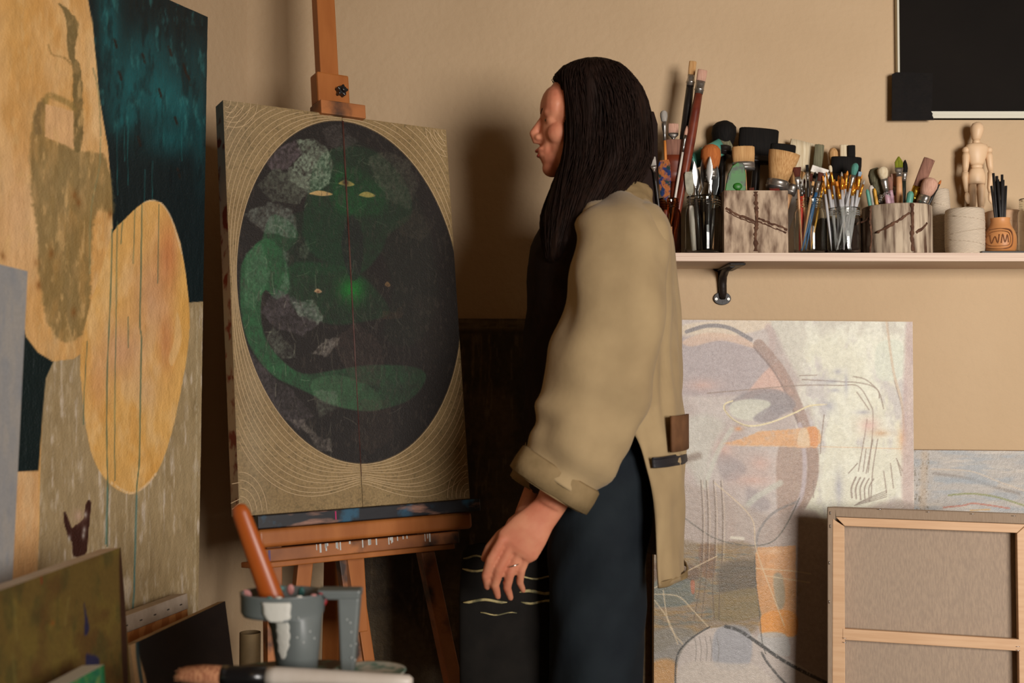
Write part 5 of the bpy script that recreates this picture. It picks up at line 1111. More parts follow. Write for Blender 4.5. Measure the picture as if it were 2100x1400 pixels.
spool(2059, 78, 428, 2.625, 'tan wood-toned string spool behind the carved pot', 1.0, mat('tan twine', rgb(196, 160, 126), .8, rgb(160, 122, 90), 30, stretch=(1, 1, .2), bump=.0006, bscale=60))

# mannequin
mw = mat('limewood figure', rgb(220, 188, 152), .45, rgb(210, 176, 138), 12, stretch=(1, 1, .3), spec=.35)
YM = 2.628
def mp_(px, py, dy=0): return at(px, py, YM + dy)
mo = thing('artist_mannequin', (sp_(2003, YM), YM, ZS), 'jointed wooden artist mannequin standing behind the squat string spool', 'mannequin')
k = px_m(1, YM)
def limb(name, pts, rad, side=(1, 0, 0), n=20):
    w = MB(); w.sweep([mp_(*p) for p in pts], [(a * k, b_ * k) for a, b_ in rad], n, side=side); return w.build(name, mw, mo)
limb('head', [(2004, 250.5), (2004, 253), (2004, 260), (2003.5, 268), (2002.5, 278), (2002, 285), (2002, 287)], [(3, 3), (9, 8), (13, 12), (13, 13), (10.5, 11), (8.5, 9), (7, 7)])
limb('neck', [(2002, 286), (2002, 297)], [(7, 7), (8, 8)])
limb('chest', [(2003, 294), (2003, 297), (2003, 304), (2003, 320), (2003, 334), (2003, 339)], [(12, 8), (21, 12), (24, 14), (20, 13), (15, 11), (12, 9)])
limb('waist', [(2003, 337), (2003, 341), (2003, 348)], [(10, 8), (12, 10), (10, 8)])
limb('pelvis', [(2003, 345), (2003, 348), (2003, 360), (2003, 372), (2003, 378)], [(11, 9), (14, 11), (18, 13), (18, 13), (17, 12)])
for s_, (sx_, ex_, hx_) in ((-1, (1981, 1979.5, 1983)), (1, (2028, 2032, 2031))):
    w = MB(); w.ball(mp_(sx_, 308), 7.5 * k, 16); w.build('shoulder_ball', mw, mo)
    limb('upper_arm', [(sx_ - s_ * 0, 313), (sx_, 320), ((sx_ + ex_) / 2, 340), (ex_, 352)], [(6, 6), (7.5, 7.5), (6.5, 6.5), (5, 5)])
    w = MB(); w.ball(mp_(ex_, 352), 5 * k, 12); w.build('elbow_ball', mw, mo)
    limb('forearm', [(ex_, 353), (ex_ + .3 * s_, 364), (hx_ - 2, 385), (hx_ - 1, 394)], [(6.5, 6.5), (6.5, 6.5), (4.5, 4.5), (3.5, 3.5)])
    limb('hand', [(hx_ - 1, 394), (hx_ + 1.5, 402), (hx_ + 2, 410), (hx_ + 3, 418)], [(3, 3), (6.5, 3.5), (6, 3), (2, 1.5)])
    lx = 2003 + s_ * 8.5
    limb('thigh', [(lx, 378), (lx, 388), (lx, 410), (lx, 424)], [(7.5, 7.5), (8.5, 8.5), (7, 7), (6, 6)])
    w = MB(); w.ball(mp_(lx, 426), 6 * k, 12); w.build('knee_ball', mw, mo)
    limb('shin', [(lx, 429), (lx, 440), (lx, 465), (lx, 486)], [(6.5, 6.5), (7, 7), (5, 5), (4, 4)])
    w = MB(); w.ball(mp_(lx, 494, -.006), (5.5 * k, 11 * k, 5 * k), 12); w.build('foot', mw, mo)
w = MB(); w.lathe([(0, 0), (.024, 0), (.024, .012), (0, .012)], (sp_(2003, YM), YM, ZS), 32); w.build('stand', mw, mo)
w = MB(); w.sweep([(sp_(2003, YM), YM + .02, ZS + .012), (sp_(2003, YM), YM + .02, ZS + .13), mp_(2003, 374, .008)], .0016, 8); w.build('rod', steel, mo)

# carved pot with charcoal sticks on a black slab
YP = 2.528
slab = mat('black slate', rgb(30, 27, 25), .5)
xa, xb = sp_(2003, YP), sp_(2100, YP)
w = MB(); w.box(((xa + xb) / 2, YP + .004, ZS + .0022), (xb - xa, .066, .0042)); tag(w.build('slate_coaster', slab, origin=((xa + xb) / 2, YP, ZS), bevel=.0006), 'thin black slate slab under the carved orange pot', 'coaster')
potm = mat('orange carved gourd', rgb(196, 136, 84), .45, rgb(182, 120, 68), 18, spec=.4)
xp = sp_(2052, YP); k = px_m(1, YP); z0_ = ZS + .0046
o = thing('carved_pot', (xp, YP, z0_), 'small orange carved pot holding black charcoal sticks at the right end', 'pot')
w = MB(); w.lathe([(0, 0), (26 * k, 0), (29 * k, 3 * k), (31 * k, 14 * k), (31 * k, 30 * k), (28 * k, 42 * k), (21 * k, 54 * k), (18.5 * k, 62 * k), (19 * k, 69 * k), (19.5 * k, 70 * k), (15 * k, 70 * k), (14.5 * k, 60 * k), (24 * k, 36 * k), (24 * k, 6 * k), (0, 5 * k)], (xp, YP, z0_), 40); w.build('pot_body', potm, o)
carve = mat('dark carved line', rgb(118, 70, 34), .7)
def on_pot(px, py):
    x = sp_(px, YP - .03); z = at(px, py, YP - .03).z; r_ = 31.6 * k; d = x - xp; return V((x, YP - math.sqrt(max(1e-6, r_ * r_ - d * d)), z))
def cline(pts, r_=.0009, nm='carved_line'):
    w = MB(); w.sweep([on_pot(*p) for p in smooth_poly(pts, False, 4)], [(r_, .0005)] * (4 * (len(pts) - 1) + 1), 6, side=(0, 0, 1) if abs(pts[0][0] - pts[-1][0]) > 10 else (1, 0, 0)); w.build(nm, carve, o)
cline([(2035, 470), (2052, 468), (2070, 471), (2076, 480), (2076, 497), (2070, 507), (2052, 510), (2034, 507), (2027, 497), (2027, 480), (2035, 470)], .0013)
cline([(2038, 475), (2052, 473), (2067, 476), (2071, 485), (2071, 496), (2065, 503), (2038, 503), (2032, 494), (2033, 482), (2038, 475)], .0006)
for pts in ([(2036, 480), (2038, 498), (2043, 484), (2047, 498), (2050, 480)], [(2053, 498), (2056, 480), (2060, 497), (2065, 481), (2067, 497)]): cline(pts, .0011)
charm = mat('black charcoal stick', rgb(34, 32, 32), .6, rgb(24, 23, 23), 80)
CH = [((2033, 381), 2046), ((2037, 355), 2048), ((2044, 361), 2050), ((2050, 372), 2051), ((2055, 358), 2052), ((2057, 369), 2055), ((2041, 372), 2049), ((2063, 381), 2060), ((2046, 368), 2053)]
chl = ['leftmost charcoal stick, leaning out of the carved pot', 'tall charcoal stick second from the left in the carved pot', 'thick charcoal stick left of centre in the carved pot', 'shorter charcoal stick at the centre of the carved pot', 'tall charcoal stick right of centre in the carved pot', 'charcoal stick just right of the tall right-hand one', 'charcoal stick at the front between the two tall left ones', 'rightmost charcoal stick, leaning right', 'charcoal stick at the back of the carved pot']
for i, ((tx, ty), bx_) in enumerate(CH):
    T_ = at(tx, ty, YP - .012 + .006 * (i % 4)); B = V((sp_(bx_, YP), YP - .008 + .005 * (i % 4), z0_ + .008)); w = MB(); w.sweep([T_, T_.lerp(B, .5), B], [.0026 + .0003 * (i % 3)] * 3, 10)
    tag(w.build('charcoal_stick', charm, origin=B), chl[i], 'charcoal stick', 'charcoal sticks in the carved pot')
J5 = jar(2118, 58, 408, 2.555, glass, 'clear glass jar cut off by the right edge, behind the carved pot')

# ------------------------------------------------------------------ the person walking past
PX = lambda px, py, Y=2.18: at(px, py, Y)
person = thing('person', (at(1230, 900, 2.18).x, 2.18, 0), 'person with long dark hair, khaki jacket and dark trousers, walking left past the easel', 'person')
skin = mat('skin', rgb(206, 138, 106), .5, rgb(196, 120, 92), 30, spec=.35); skin.node_tree.nodes['Principled BSDF'].inputs['Subsurface Weight'].default_value = .08
hairm = mat('dark brown hair', rgb(26, 17, 13), .65, rgb(38, 24, 18), 160, stretch=(1, 1, .03), bump=.002, bscale=160, spec=.12)
khaki = mat('khaki cotton', rgb(166, 143, 106), .85, rgb(150, 128, 94), 9, bump=.0012, bscale=26, spec=.15, sheen=.1)
khakid = mat('khaki cuff cloth', rgb(140, 118, 84), .85, rgb(124, 104, 72), 30, bump=.001, bscale=60, spec=.15)
navy = mat('dark navy trousers', rgb(30, 36, 40), .8, rgb(24, 29, 34), 12, bump=.0015, bscale=18, spec=.15)
brown_top = mat('dark brown knit top', rgb(38, 26, 20), .85, rgb(30, 21, 17), 40, bump=.001, bscale=120, spec=.12)
belt_m = mat('dark belt strap', rgb(28, 26, 30), .6)

# head, facing left, built around the chin point
HS = .97; hc0 = PX(1207, 363); tl = R(4)
def hd(f, l, z):          # forward, to her left (camera side), up from the chin
    f, z = f * HS, z * HS
    return hc0 + V((-(f), -l * HS, z))
w = MB()
w.ball(hd(-.004, 0, .128), (.094, .074, .088), 28); w.ball(hd(.03, 0, .062), (.058, .052, .058), 24); w.ball(hd(.072, 0, .018), (.020, .022, .018), 16)
w.ball(hd(.066, 0, .135), (.030, .058, .045), 20); w.ball(hd(.055, 0, .040), (.040, .036, .030), 20)
w.ball(hd(.050, 0, .088), (.046, .050, .050), 24); w.ball(hd(.080, 0, .052), (.016, .030, .022), 16)
w.sweep([hd(.088, 0, .118), hd(.098, 0, .102), hd(.108, 0, .086), hd(.104, 0, .076), hd(.088, 0, .072)], [.0075, .0085, .0105, .0105, .008], 12)
for s_ in (-1, 1):
    w.ball(hd(.099, s_ * .011, .077), (.009, .008, .007), 12); w.ball(hd(.080, s_ * .024, .122), (.013, .024, .010), 14); w.ball(hd(.056, s_ * .036, .080), (.028, .022, .024), 16)
    w.ball(hd(-.002, s_ * .075, .098), (.016, .007, .028), 14); w.ball(hd(.073, s_ * .030, .106), (.014, .017, .012), 12)
w.ball(hd(.093, 0, .053), (.011, .023, .0065), 16); w.ball(hd(.090, 0, .043), (.011, .021, .0070), 16); w.ball(hd(.084, 0, .060), (.012, .020, .012), 12)
w.sweep([hd(.0, 0, .06), hd(-.012, 0, .0), PX(1228, 430)], [.052, .050, .058], 20)
# trunk
SX = (1, 0, 0)
w.sweep([PX(1228, 425), PX(1238, 448), PX(1242, 500), PX(1236, 620), PX(1232, 740), PX(1232, 850), PX(1236, 950), PX(1238, 1000)], [(.055, .06), (.075, .13), (.100, .175), (.105, .155), (.095, .135), (.09, .140), (.095, .145), (.075, .12)], 28, side=SX)
def limb3(pts, rad): w.sweep([PX(*p) for p in pts], rad, 18, side=SX)
limb3([(1250, 470, 2.02), (1262, 640, 1.965), (1240, 800, 1.95), (1185, 925, 1.95), (1128, 1035, 1.955)], [.052, .046, .040, .037, .026])
limb3([(1240, 470, 2.34), (1255, 640, 2.40), (1215, 800, 2.42), (1140, 930, 2.32), (1082, 1060, 2.17)], [.052, .046, .040, .037, .026])
limb3([(1240, 940, 2.09), (1232, 1150, 2.08), (1222, 1420, 2.08), (1275, 1650, 2.08), (1320, 1840, 2.08)], [.07, .066, .058, .05, .038])
limb3([(1228, 940, 2.27), (1190, 1150, 2.27), (1135, 1400, 2.27), (1090, 1620, 2.27), (1075, 1760, 2.27)], [.07, .066, .058, .05, .038])
# near (left) hand: palm, four curled fingers, thumb
HY = 1.955
w.sweep([PX(1140, 1018, HY), PX(1124, 1042, HY), PX(1106, 1062, HY), PX(1085, 1088, HY), PX(1062, 1118, HY + .003), PX(1054, 1130, HY + .004)], [(.027, .024), (.027, .020), (.030, .017), (.037, .0155), (.041, .0135), (.036, .010)], 20, side=(.75, 0, -.65))
FN = [((1030, 1106), (1006, 1148), (996, 1180), (999, 1203), .0086, 0), ((1047, 1121), (1024, 1166), (1015, 1200), (1021, 1222), .0088, .003), ((1066, 1131), (1046, 1174), (1040, 1205), (1047, 1225), .0085, .005), ((1083, 1134), (1069, 1170), (1066, 1194), (1073, 1210), .0075, .006)]
for a, b_, c_, d_, r_, dy in FN:
    w.sweep([PX(*((a[0] * .6 + 1085 * .4), (a[1] * .6 + 1092 * .4)), HY + dy), PX(*a, HY + dy - .001), PX(*b_, HY + dy + .004), PX(*c_, HY + dy + .016), PX(*d_, HY + dy + .030)], [r_, r_ * 1.06, r_, r_ * .9, r_ * .7], 12)
    w.ball(PX(*d_, HY + dy + .030), r_ * .72, 10)
w.sweep([PX(1092, 1066, HY + .006), PX(1058, 1078, HY + .012), PX(1026, 1098, HY + .020), PX(1004, 1124, HY + .027), PX(994, 1144, HY + .031)], [.014, .013, .0100, .0092, .0072], 12); w.ball(PX(994, 1144, HY + .031), .0074, 10)
# far hand closed round the bag handle
FY2 = 2.15
w.sweep([PX(1082, 1058, FY2 + .02), PX(1076, 1075, FY2 + .005), PX(1070, 1092, FY2)], [(.022, .018), (.034, .018), (.036, .016)], 16, side=SX)
for i in range(4):
    a = V((-.027 + .018 * i, 0, 0)); c_ = PX(1070, 1096, FY2) + a
    w.sweep([c_, c_ + V((0, -.018, -.016)), c_ + V((0, -.012, -.036)), c_ + V((0, .008, -.034)), c_ + V((0, .014, -.020))], [.0085, .0085, .008, .0075, .007], 10)
w.sweep([PX(1062, 1072, FY2), PX(1048, 1094, FY2 - .014), PX(1056, 1112, FY2 - .024)], [.011, .010, .008], 10)
body = w.build('body', skin, person)
m_ = body.modifiers.new('remesh', 'REMESH'); m_.mode = 'VOXEL'; m_.voxel_size = .0027; m_.use_smooth_shade = True
m_ = body.modifiers.new('smooth', 'SMOOTH'); m_.iterations = 4; m_.factor = .5
# eyes, brows, lips
for s_ in (-1, 1):
    w = MB(); w.ball(hd(.0765, s_ * .030, .1065), .0102, 16); w.build('eye', mat('eye white', rgb(206, 196, 186), .3), person)
    w = MB(); w.ball(hd(.0838, s_ * .031, .1065), .0040, 12); w.build('iris', mat('brown iris', rgb(40, 24, 16), .2), person)
    w = MB(); w.sweep([hd(.0945, s_ * .012, .124), hd(.0915, s_ * .026, .130), hd(.079, s_ * .044, .127)], [.0016, .0026, .001], 8); w.build('eyebrow', hairm, person)
w = MB(); w.sweep([hd(.086, -.022, .048), hd(.101, -.010, .0525), hd(.1035, 0, .0515), hd(.101, .010, .0525), hd(.086, .022, .048)], [.001, .0026, .0030, .0026, .001], 10)
w.sweep([hd(.086, -.021, .047), hd(.0985, -.009, .0425), hd(.100, 0, .0422), hd(.0985, .009, .0425), hd(.086, .021, .047)], [.001, .0028, .0032, .0028, .001], 10); w.build('lips', mat('lips', rgb(176, 74, 60), .45), person)
c_ = PX(1053, 1158, HY + .006); w = MB(); pts = [c_ + V((.0100 * math.cos(a), .0100 * math.sin(a), .003 * math.cos(a))) for a in [2 * math.pi * j / 24 for j in range(25)]]; w.sweep(pts, .0011, 8, caps=False); o = w.build('ring', mat('silver ring', rgb(214, 210, 200), .25, metal=1.0), person); o['label'] = 'thin silver finger ring'

# hair
HR = [(124, 1216, 6, .008, 2.18), (128, 1216, 34, .040, 2.18), (140, 1216, 62, .066, 2.18), (160, 1217, 82, .082, 2.18), (190, 1222, 97, .091, 2.18), (230, 1229, 102, .096, 2.18), (280, 1232, 103, .098, 2.178), (330, 1230, 106, .098, 2.172), (370, 1217, 101, .094, 2.16), (415, 1196, 84, .086, 2.13), (460, 1175, 66, .072, 2.10), (500, 1158, 48, .055, 2.08), (530, 1148, 32, .036, 2.07), (552, 1144, 12, .016, 2.065)]
def hair_pt(t, th, f=1.0):
    i = min(int(t), len(HR) - 2); q = t - i; a = [HR[i][k] * (1 - q) + HR[i + 1][k] * q for k in range(5)]
    c_ = at(a[1], a[0], a[4]); rx = px_m(a[2], a[4]) * f; ry = a[3] * f
    # open at the face: pull the front of the cap back between brow and chin
    x = rx * math.cos(th); y = ry * math.sin(th)
    if math.cos(th) < 0 and 165 < a[0] < 440:
        k_ = min(1, (a[0] - 165) / 30, (440 - a[0]) / 110); x *= 1 - .46 * k_ * max(0, 1 - abs(math.sin(th)) * 1.25)
    return c_ + V((x, y, 0))
w = MB(); n_ = 48; rows = 60; vs = []
for i in range(rows):
    t = i / (rows - 1) * (len(HR) - 1)
    for j in range(n_):
        th = 2 * math.pi * j / n_; f = 1 + .025 * math.sin(th * 11 + t * .5) * min(1, t / 5) + .02 * math.sin(th * 5 + t)
        vs.append(hair_pt(t, th, f))
fs = [(i * n_ + j, i * n_ + (j + 1) % n_, (i + 1) * n_ + (j + 1) % n_, (i + 1) * n_ + j) for i in range(rows - 1) for j in range(n_)]
w.add(vs, fs, True); rs = random.Random(8)
for s_ in range(1000):
    th = rs.uniform(0, 2 * math.pi); t0 = rs.uniform(.6, 6); t1 = min(len(HR) - 1, t0 + rs.uniform(4, 9)); f = rs.uniform(.99, 1.035); ph = rs.uniform(0, 6)
    pts = [hair_pt(t0 + (t1 - t0) * q / 9, th + .10 * math.sin(q * .5 + ph), f + .02 * math.sin(q * .7 + ph)) for q in range(10)]
    w.sweep(pts, [.0002, .0006, .0007, .0008, .0008, .0008, .0007, .0006, .0005, .0002], 4, caps=False)
hair = w.build('hair', hairm, person)

# clothes
def wobf(a, b_, s):
    return lambda i, th: a * math.sin(th * 3 + i * .9 + s) + b_ * math.sin(th * 7 - i * 1.7 + s * 2)
def dense(pts, rad, k=5):
    P_ = smooth_poly([tuple(p) for p in pts], False, k); Rr = smooth_poly([tuple(r) for r in rad], False, k); return [V(p) for p in P_], [tuple(r) for r in Rr]
w = MB(); p_, r_ = dense([PX(1226, 424), PX(1222, 446), PX(1212, 520), PX(1200, 640), PX(1195, 760), PX(1198, 860), PX(1212, 960), PX(1216, 985)], [(.06, .07), (.09, .145), (.115, .178), (.115, .165), (.112, .155), (.115, .160), (.118, .170), (.118, .17)])
w.sweep(p_, r_, 40, side=SX, caps=False, wob=wobf(.02, .012, 1)); o = w.build('knit_top', brown_top, person)
w = MB(); p_, r_ = dense([PX(1226, 900), PX(1230, 940), PX(1228, 985)], [(.112, .168), (.120, .176), (.118, .176)]); w.sweep(p_, r_, 36, side=SX, wob=wobf(.01, .005, 2))
p_, r_ = dense([PX(1234, 930, 2.09), PX(1230, 1040, 2.085), PX(1226, 1200, 2.08), PX(1224, 1400, 2.08), PX(1262, 1640, 2.08), PX(1305, 1800, 2.08)], [(.10, .092), (.095, .092), (.088, .09), (.086, .088), (.09, .092), (.094, .098)])
w.sweep(p_, r_, 32, side=SX, wob=wobf(.035, .02, 3))
p_, r_ = dense([PX(1215, 930, 2.27), PX(1195, 1050, 2.27), PX(1160, 1200, 2.27), PX(1125, 1400, 2.27), PX(1092, 1600, 2.27), PX(1075, 1735, 2.27)], [(.10, .092), (.098, .092), (.095, .092), (.09, .088), (.09, .092), (.094, .098)])
w.sweep(p_, r_, 32, side=SX, wob=wobf(.035, .02, 4)); o = w.build('trousers', navy, person)
m_ = o.modifiers.new('remesh', 'REMESH'); m_.mode = 'VOXEL'; m_.voxel_size = .006; m_.use_smooth_shade = True
m_ = o.modifiers.new('smooth', 'SMOOTH'); m_.iterations = 3
boot = mat('black boot', rgb(28, 24, 22), .5)
for (px, py, Y) in ((1318, 1830, 2.08), (1072, 1770, 2.27)):
    a = PX(px, py, Y); a.z = .09; w = MB()
    w.sweep([a + V((.03, 0, .06)), a + V((.02, 0, -.03)), a + V((-.04, 0, -.045)), a + V((-.12, 0, -.05)), a + V((-.165, 0, -.06))], [(.04, .045), (.045, .042), (.040, .04), (.036, .042), (.018, .03)], 18, side=(0, 1, 0)); w.build('boot', boot, person)

def shell(rings, name, m, cols=64, fold=.006, thick=.004, seed=0, amp2=.004):
    """rings: (py, centre px, half width px, half depth m, opening angle), measured from the back"""
    R_ = smooth_poly(rings, False, 7); vs = []; nr = len(R_)
    for i, (py, cx_, rx, ry, A_) in enumerate(R_):
        c_ = at(cx_, py, 2.18); rx = px_m(rx, 2.18)
        for j in range(cols):
            th = R(A_) * (2 * j / (cols - 1) - 1)
            n1 = mnoise.noise(V((th * 1.4 + seed, i * .05, 3.1))) * fold * 2.2 + mnoise.noise(V((th * 4.5, i * .10 + seed, 7.7))) * amp2 * 2
            k_ = min(1, i / 8)
            vs.append(c_ + V(((rx + n1 * k_) * math.cos(th), (ry + n1 * k_) * math.sin(th), mnoise.noise(V((th * 2, seed, i * .2))) * .004)))
    w = MB(); w.add(vs, [(i * cols + j, i * cols + j + 1, (i + 1) * cols + j + 1, (i + 1) * cols + j) for i in range(nr - 1) for j in range(cols - 1)], True)
    o = w.build(name, m, person); s_ = o.modifiers.new('solid', 'SOLIDIFY'); s_.thickness = thick; return o
JR = [(400, 1262, 60, .085, 150), (424, 1258, 80, .13, 150), (452, 1262, 102, .190, 146), (500, 1268, 118, .215, 140), (600, 1268, 124, .212, 132), (720, 1270, 124, .206, 122), (820, 1274, 120, .204, 106), (900, 1280, 116, .204, 86), (980, 1286, 110, .206, 78), (1070, 1292, 106, .208, 76), (1160, 1296, 104, .212, 76)]
shell(JR, 'jacket_body', khaki, fold=.009, amp2=.006)
shell([(384, 1270, 60, .074, 128), (396, 1268, 68, .086, 132), (412, 1264, 74, .100, 138), (424, 1262, 80, .112, 142)], 'collar', khakid, thick=.006, fold=.002, amp2=.001, seed=4)
shell([(924, 1283, 120, .217, 77), (932, 1284, 120, .217, 77), (941, 1285, 120, .217, 77)], 'belt_strap', belt_m, thick=.004, fold=.002, amp2=.001)
shell([(1150, 1296, 106, .215, 76), (1162, 1296, 107, .216, 76)], 'hem', khakid, thick=.003, fold=.009, amp2=.006)
def sleeve(pts, rad, name, sd):
    p_, r_ = dense([PX(*p) for p in pts], rad, 8); w = MB()
    fold_ = lambda i, th: .05 * math.sin(th * 2 + i * .22 + sd) + .04 * math.sin(i * .55 + th * 1.0 + sd) * min(1, i / 8) + .035 * math.sin(th * 5 + i * .12 + sd) + .05 * min(1, i / 10) * mnoise.noise(V((math.cos(th) * 2.2, math.sin(th) * 2.2, i * .13 + sd))) + .05 * max(0, (i - 28) / 28) * math.sin(i * .9 + 1.5 * math.sin(th))
    w.sweep(p_, r_, 44, side=SX, caps=False, wob=fold_); o = w.build(name, khaki, person); s_ = o.modifiers.new('solid', 'SOLIDIFY'); s_.thickness = .003; return o
sleeve([(1262, 446, 2.10), (1272, 470, 2.04), (1272, 520, 2.00), (1262, 620, 1.97), (1240, 740, 1.955), (1214, 840, 1.95), (1180, 915, 1.95), (1142, 975, 1.955)], [(.055, .05), (.074, .062), (.084, .072), (.090, .076), (.090, .076), (.088, .074), (.082, .070), (.070, .062)], 'sleeve', 0)
sleeve([(1250, 446, 2.26), (1258, 470, 2.32), (1262, 520, 2.36), (1256, 620, 2.40), (1232, 740, 2.415), (1200, 830, 2.41), (1165, 900, 2.365), (1122, 975, 2.27)], [(.055, .05), (.072, .06), (.080, .068), (.082, .07), (.080, .07), (.078, .068), (.074, .066), (.066, .060)], 'sleeve', 2)
def cuff(a, b_, Y, ra, rb):
    A0, B0 = PX(*a, Y), PX(*b_, Y); w = MB()
    w.sweep([A0, A0.lerp(B0, .08), A0.lerp(B0, .5), A0.lerp(B0, .95), B0, A0.lerp(B0, .9)], [(ra * .97, rb * .97), (ra * 1.03, rb * 1.03), (ra * 1.05, rb * 1.05), (ra * 1.04, rb * 1.04), (ra * .98, rb * .98), (ra * .9, rb * .9)], 36, side=SX, caps=False, wob=lambda i, th: .03 * math.sin(th * 3) + .015 * math.sin(th * 8)); o = w.build('cuff', khakid, person); s_ = o.modifiers.new('solid', 'SOLIDIFY'); s_.thickness = .003
cuff((1152, 958), (1122, 1006), 1.955, .074, .066); cuff((1128, 962), (1104, 1008), 2.245, .062, .056)
# stitched shoulder seam and brown pocket patch
w = MB(); cs = []
w = MB()
for i in range(12):
    th = R(-38 + 3.1 * i * 1.0)
c0_ = at(1280, 880, 2.18); rx_ = px_m(121, 2.18); ry_ = .217; g_ = []
for zz in (846, 866, 890, 914):
    for j in range(9):
        th = R(-16 - 5.0 * j); z_ = at(1280, zz, 2.18).z; g_.append(V((c0_.x + (rx_ + .003) * math.cos(th), 2.18 + (ry_ + .003) * math.sin(th), z_)))
w.add(g_, [(i * 9 + j, i * 9 + j + 1, (i + 1) * 9 + j + 1, (i + 1) * 9 + j) for i in range(3) for j in range(8)], True)
o = w.build('pocket', mat('brown pocket cloth', rgb(112, 78, 52), .85, rgb(96, 66, 44), 30, bump=.001, spec=.15), person); s_ = o.modifiers.new('solid', 'SOLIDIFY'); s_.thickness = .006; s_.offset = 0

# dark bag with pale streaks in the far hand
BY = 2.145
bag = thing('tote_bag', (at(1050, 1300, BY).x, BY, at(1050, 1440, BY).z), 'dark cloth bag with pale yellow streaks, carried low beside the easel by the person', 'bag')
blackc = mat('black canvas cloth', rgb(32, 29, 26), .85, rgb(25, 23, 21), 20, bump=.001, bscale=40, spec=.12)
w = MB(); rows = [(1118, 96, .012), (1135, 104, .018), (1220, 108, .024), (1320, 108, .026), (1420, 106, .025), (1440, 98, .016)]
p_ = [at(1050, r_[0], BY) for r_ in rows]
n_ = 40; vs = []
for (py, hw_, hd_), c_ in zip(rows, p_):
    for j in range(n_):
        th = 2 * math.pi * j / n_; sg = lambda v: math.copysign(abs(v) ** .45, v)
        vs.append(c_ + V((px_m(hw_, BY) * sg(math.cos(th)), hd_ * sg(math.sin(th)) * (1 + .12 * math.sin(th * 3 + py * .03)), .003 * math.sin(th * 4))))
m6 = len(rows); w.add(vs, [(i * n_ + j, i * n_ + (j + 1) % n_, (i + 1) * n_ + (j + 1) % n_, (i + 1) * n_ + j) for i in range(m6 - 1) for j in range(n_)] + [tuple(range(n_)), tuple(range(m6 * n_ - 1, (m6 - 1) * n_ - 1, -1))], True)
w.build('bag_body', blackc, bag)
for dy in (-.017, .017):
    w = MB(); w.sweep([at(1010, 1128, BY) + V((0, dy * .6, 0)), at(1028, 1112, BY) + V((0, dy * .5, 0)), at(1052, 1106, BY) + V((0, dy * .2, .002)), at(1086, 1106, BY) + V((0, dy * .2, .002)), at(1108, 1112, BY) + V((0, dy * .5, 0)), at(1118, 1128, BY) + V((0, dy * .6, 0))], [(.003, .008)] * 6, 8, side=(0, 1, 0)); w.build('handle', blackc, bag)
stk = mat('pale yellow paint streak', rgb(176, 160, 110), .6, rgb(96, 92, 64), 60, lo=.4, hi=.6)
for (xa, xb, py, h_) in ((950, 1005, 1142, 4), (948, 1030, 1168, 5), (990, 1030, 1190, 3), (950, 1040, 1232, 6), (1060, 1140, 1184, 4), (1065, 1148, 1214, 7), (1068, 1150, 1234, 6), (985, 1060, 1258, 3)):
    w = MB(); pts = [at(xa + (xb - xa) * q / 8, py + 3 * math.sin(q * .9 + xa), BY - .0245) for q in range(9)]
    w.sweep(pts, [(.0008, .002)] + [(px_m(h_ / 2, BY), .002)] * 7 + [(.0008, .002)], 8, side=(0, 0, 1)); w.build('painted_streak', stk, bag)

# ------------------------------------------------------------------ foreground stool with the paint tub
TZ = .723; TYc = 1.385; TXc = at(598, 1380, TYc).x; TR_ = .145
stoolm = mat('paint crusted stool wood', rgb(88, 74, 58), .6, rgb(64, 54, 46), 20, bump=.0008, bscale=120, c3=rgb(70, 120, 112), c3scale=30)
stl = thing('stool', (TXc, TYc, 0), 'small round paint crusted wooden stool in the foreground, carrying the grey tub', 'stool')
w = MB(); w.lathe([(0, -.024), (TR_ - .004, -.024), (TR_, -.018), (TR_, -.006), (TR_ - .005, 0), (0, 0)], (TXc, TYc, TZ), 56); w.build('seat', stoolm, stl)
for i in range(4):
    a = R(45 + 90 * i); w = MB(); w.sweep([(TXc + .095 * math.cos(a), TYc + .095 * math.sin(a), TZ - .022), (TXc + .15 * math.cos(a), TYc + .15 * math.sin(a), 0)], [.016, .012], 12); w.build('leg', H_['natural'], stl)
# grey tub with pouring lip and handle
grey = mat('grey plastic', rgb(112, 118, 116), .38, rgb(104, 110, 108), 20, spec=.45, c3=None)
TY = 1.465; tc_ = at(606, 1370, TY); kx = px_m(1, TY); tx = tc_.x
tub = thing('paint_tub', (tx, TY, TZ), 'grey plastic paint tub with a slotted handle, streaked with white paint', 'paint tub')
zt_ = lambda py: at(606, py, TY).z
w = MB()
zr = zt_(1213); zl = zt_(1262)
nn_ = 44
def ovl(ax_, bx2, dx, z):
    return [V((tx + dx * kx + ax_ * kx * math.cos(2 * math.pi * j / nn_), TY + bx2 * kx * math.sin(2 * math.pi * j / nn_), z)) for j in range(nn_)]
rings = [ovl(38, 36, 3, TZ), ovl(41, 40, 3, TZ + .003), ovl(54, 54, 0, zl), ovl(80, 60, -26, zl + .001), ovl(84, 63, -27, zl + .006), ovl(86, 66, -26, zr - .002), ovl(88, 68, -26, zr), ovl(83, 63, -26, zr), ovl(79, 58, -26, zl + .01), ovl(52, 50, 0, zl + .004), ovl(38, 37, 3, TZ + .006), ovl(1, 1, 3, TZ + .006)]
vs = [p for r_ in rings for p in r_]; m_r = len(rings)
w.add(vs, [(i * nn_ + j, i * nn_ + (j + 1) % nn_, (i + 1) * nn_ + (j + 1) % nn_, (i + 1) * nn_ + j) for i in range(m_r - 1) for j in range(nn_)], True); w.add(rings[0], [tuple(range(nn_))])
w.build('tub_body', grey, tub)
w = MB()
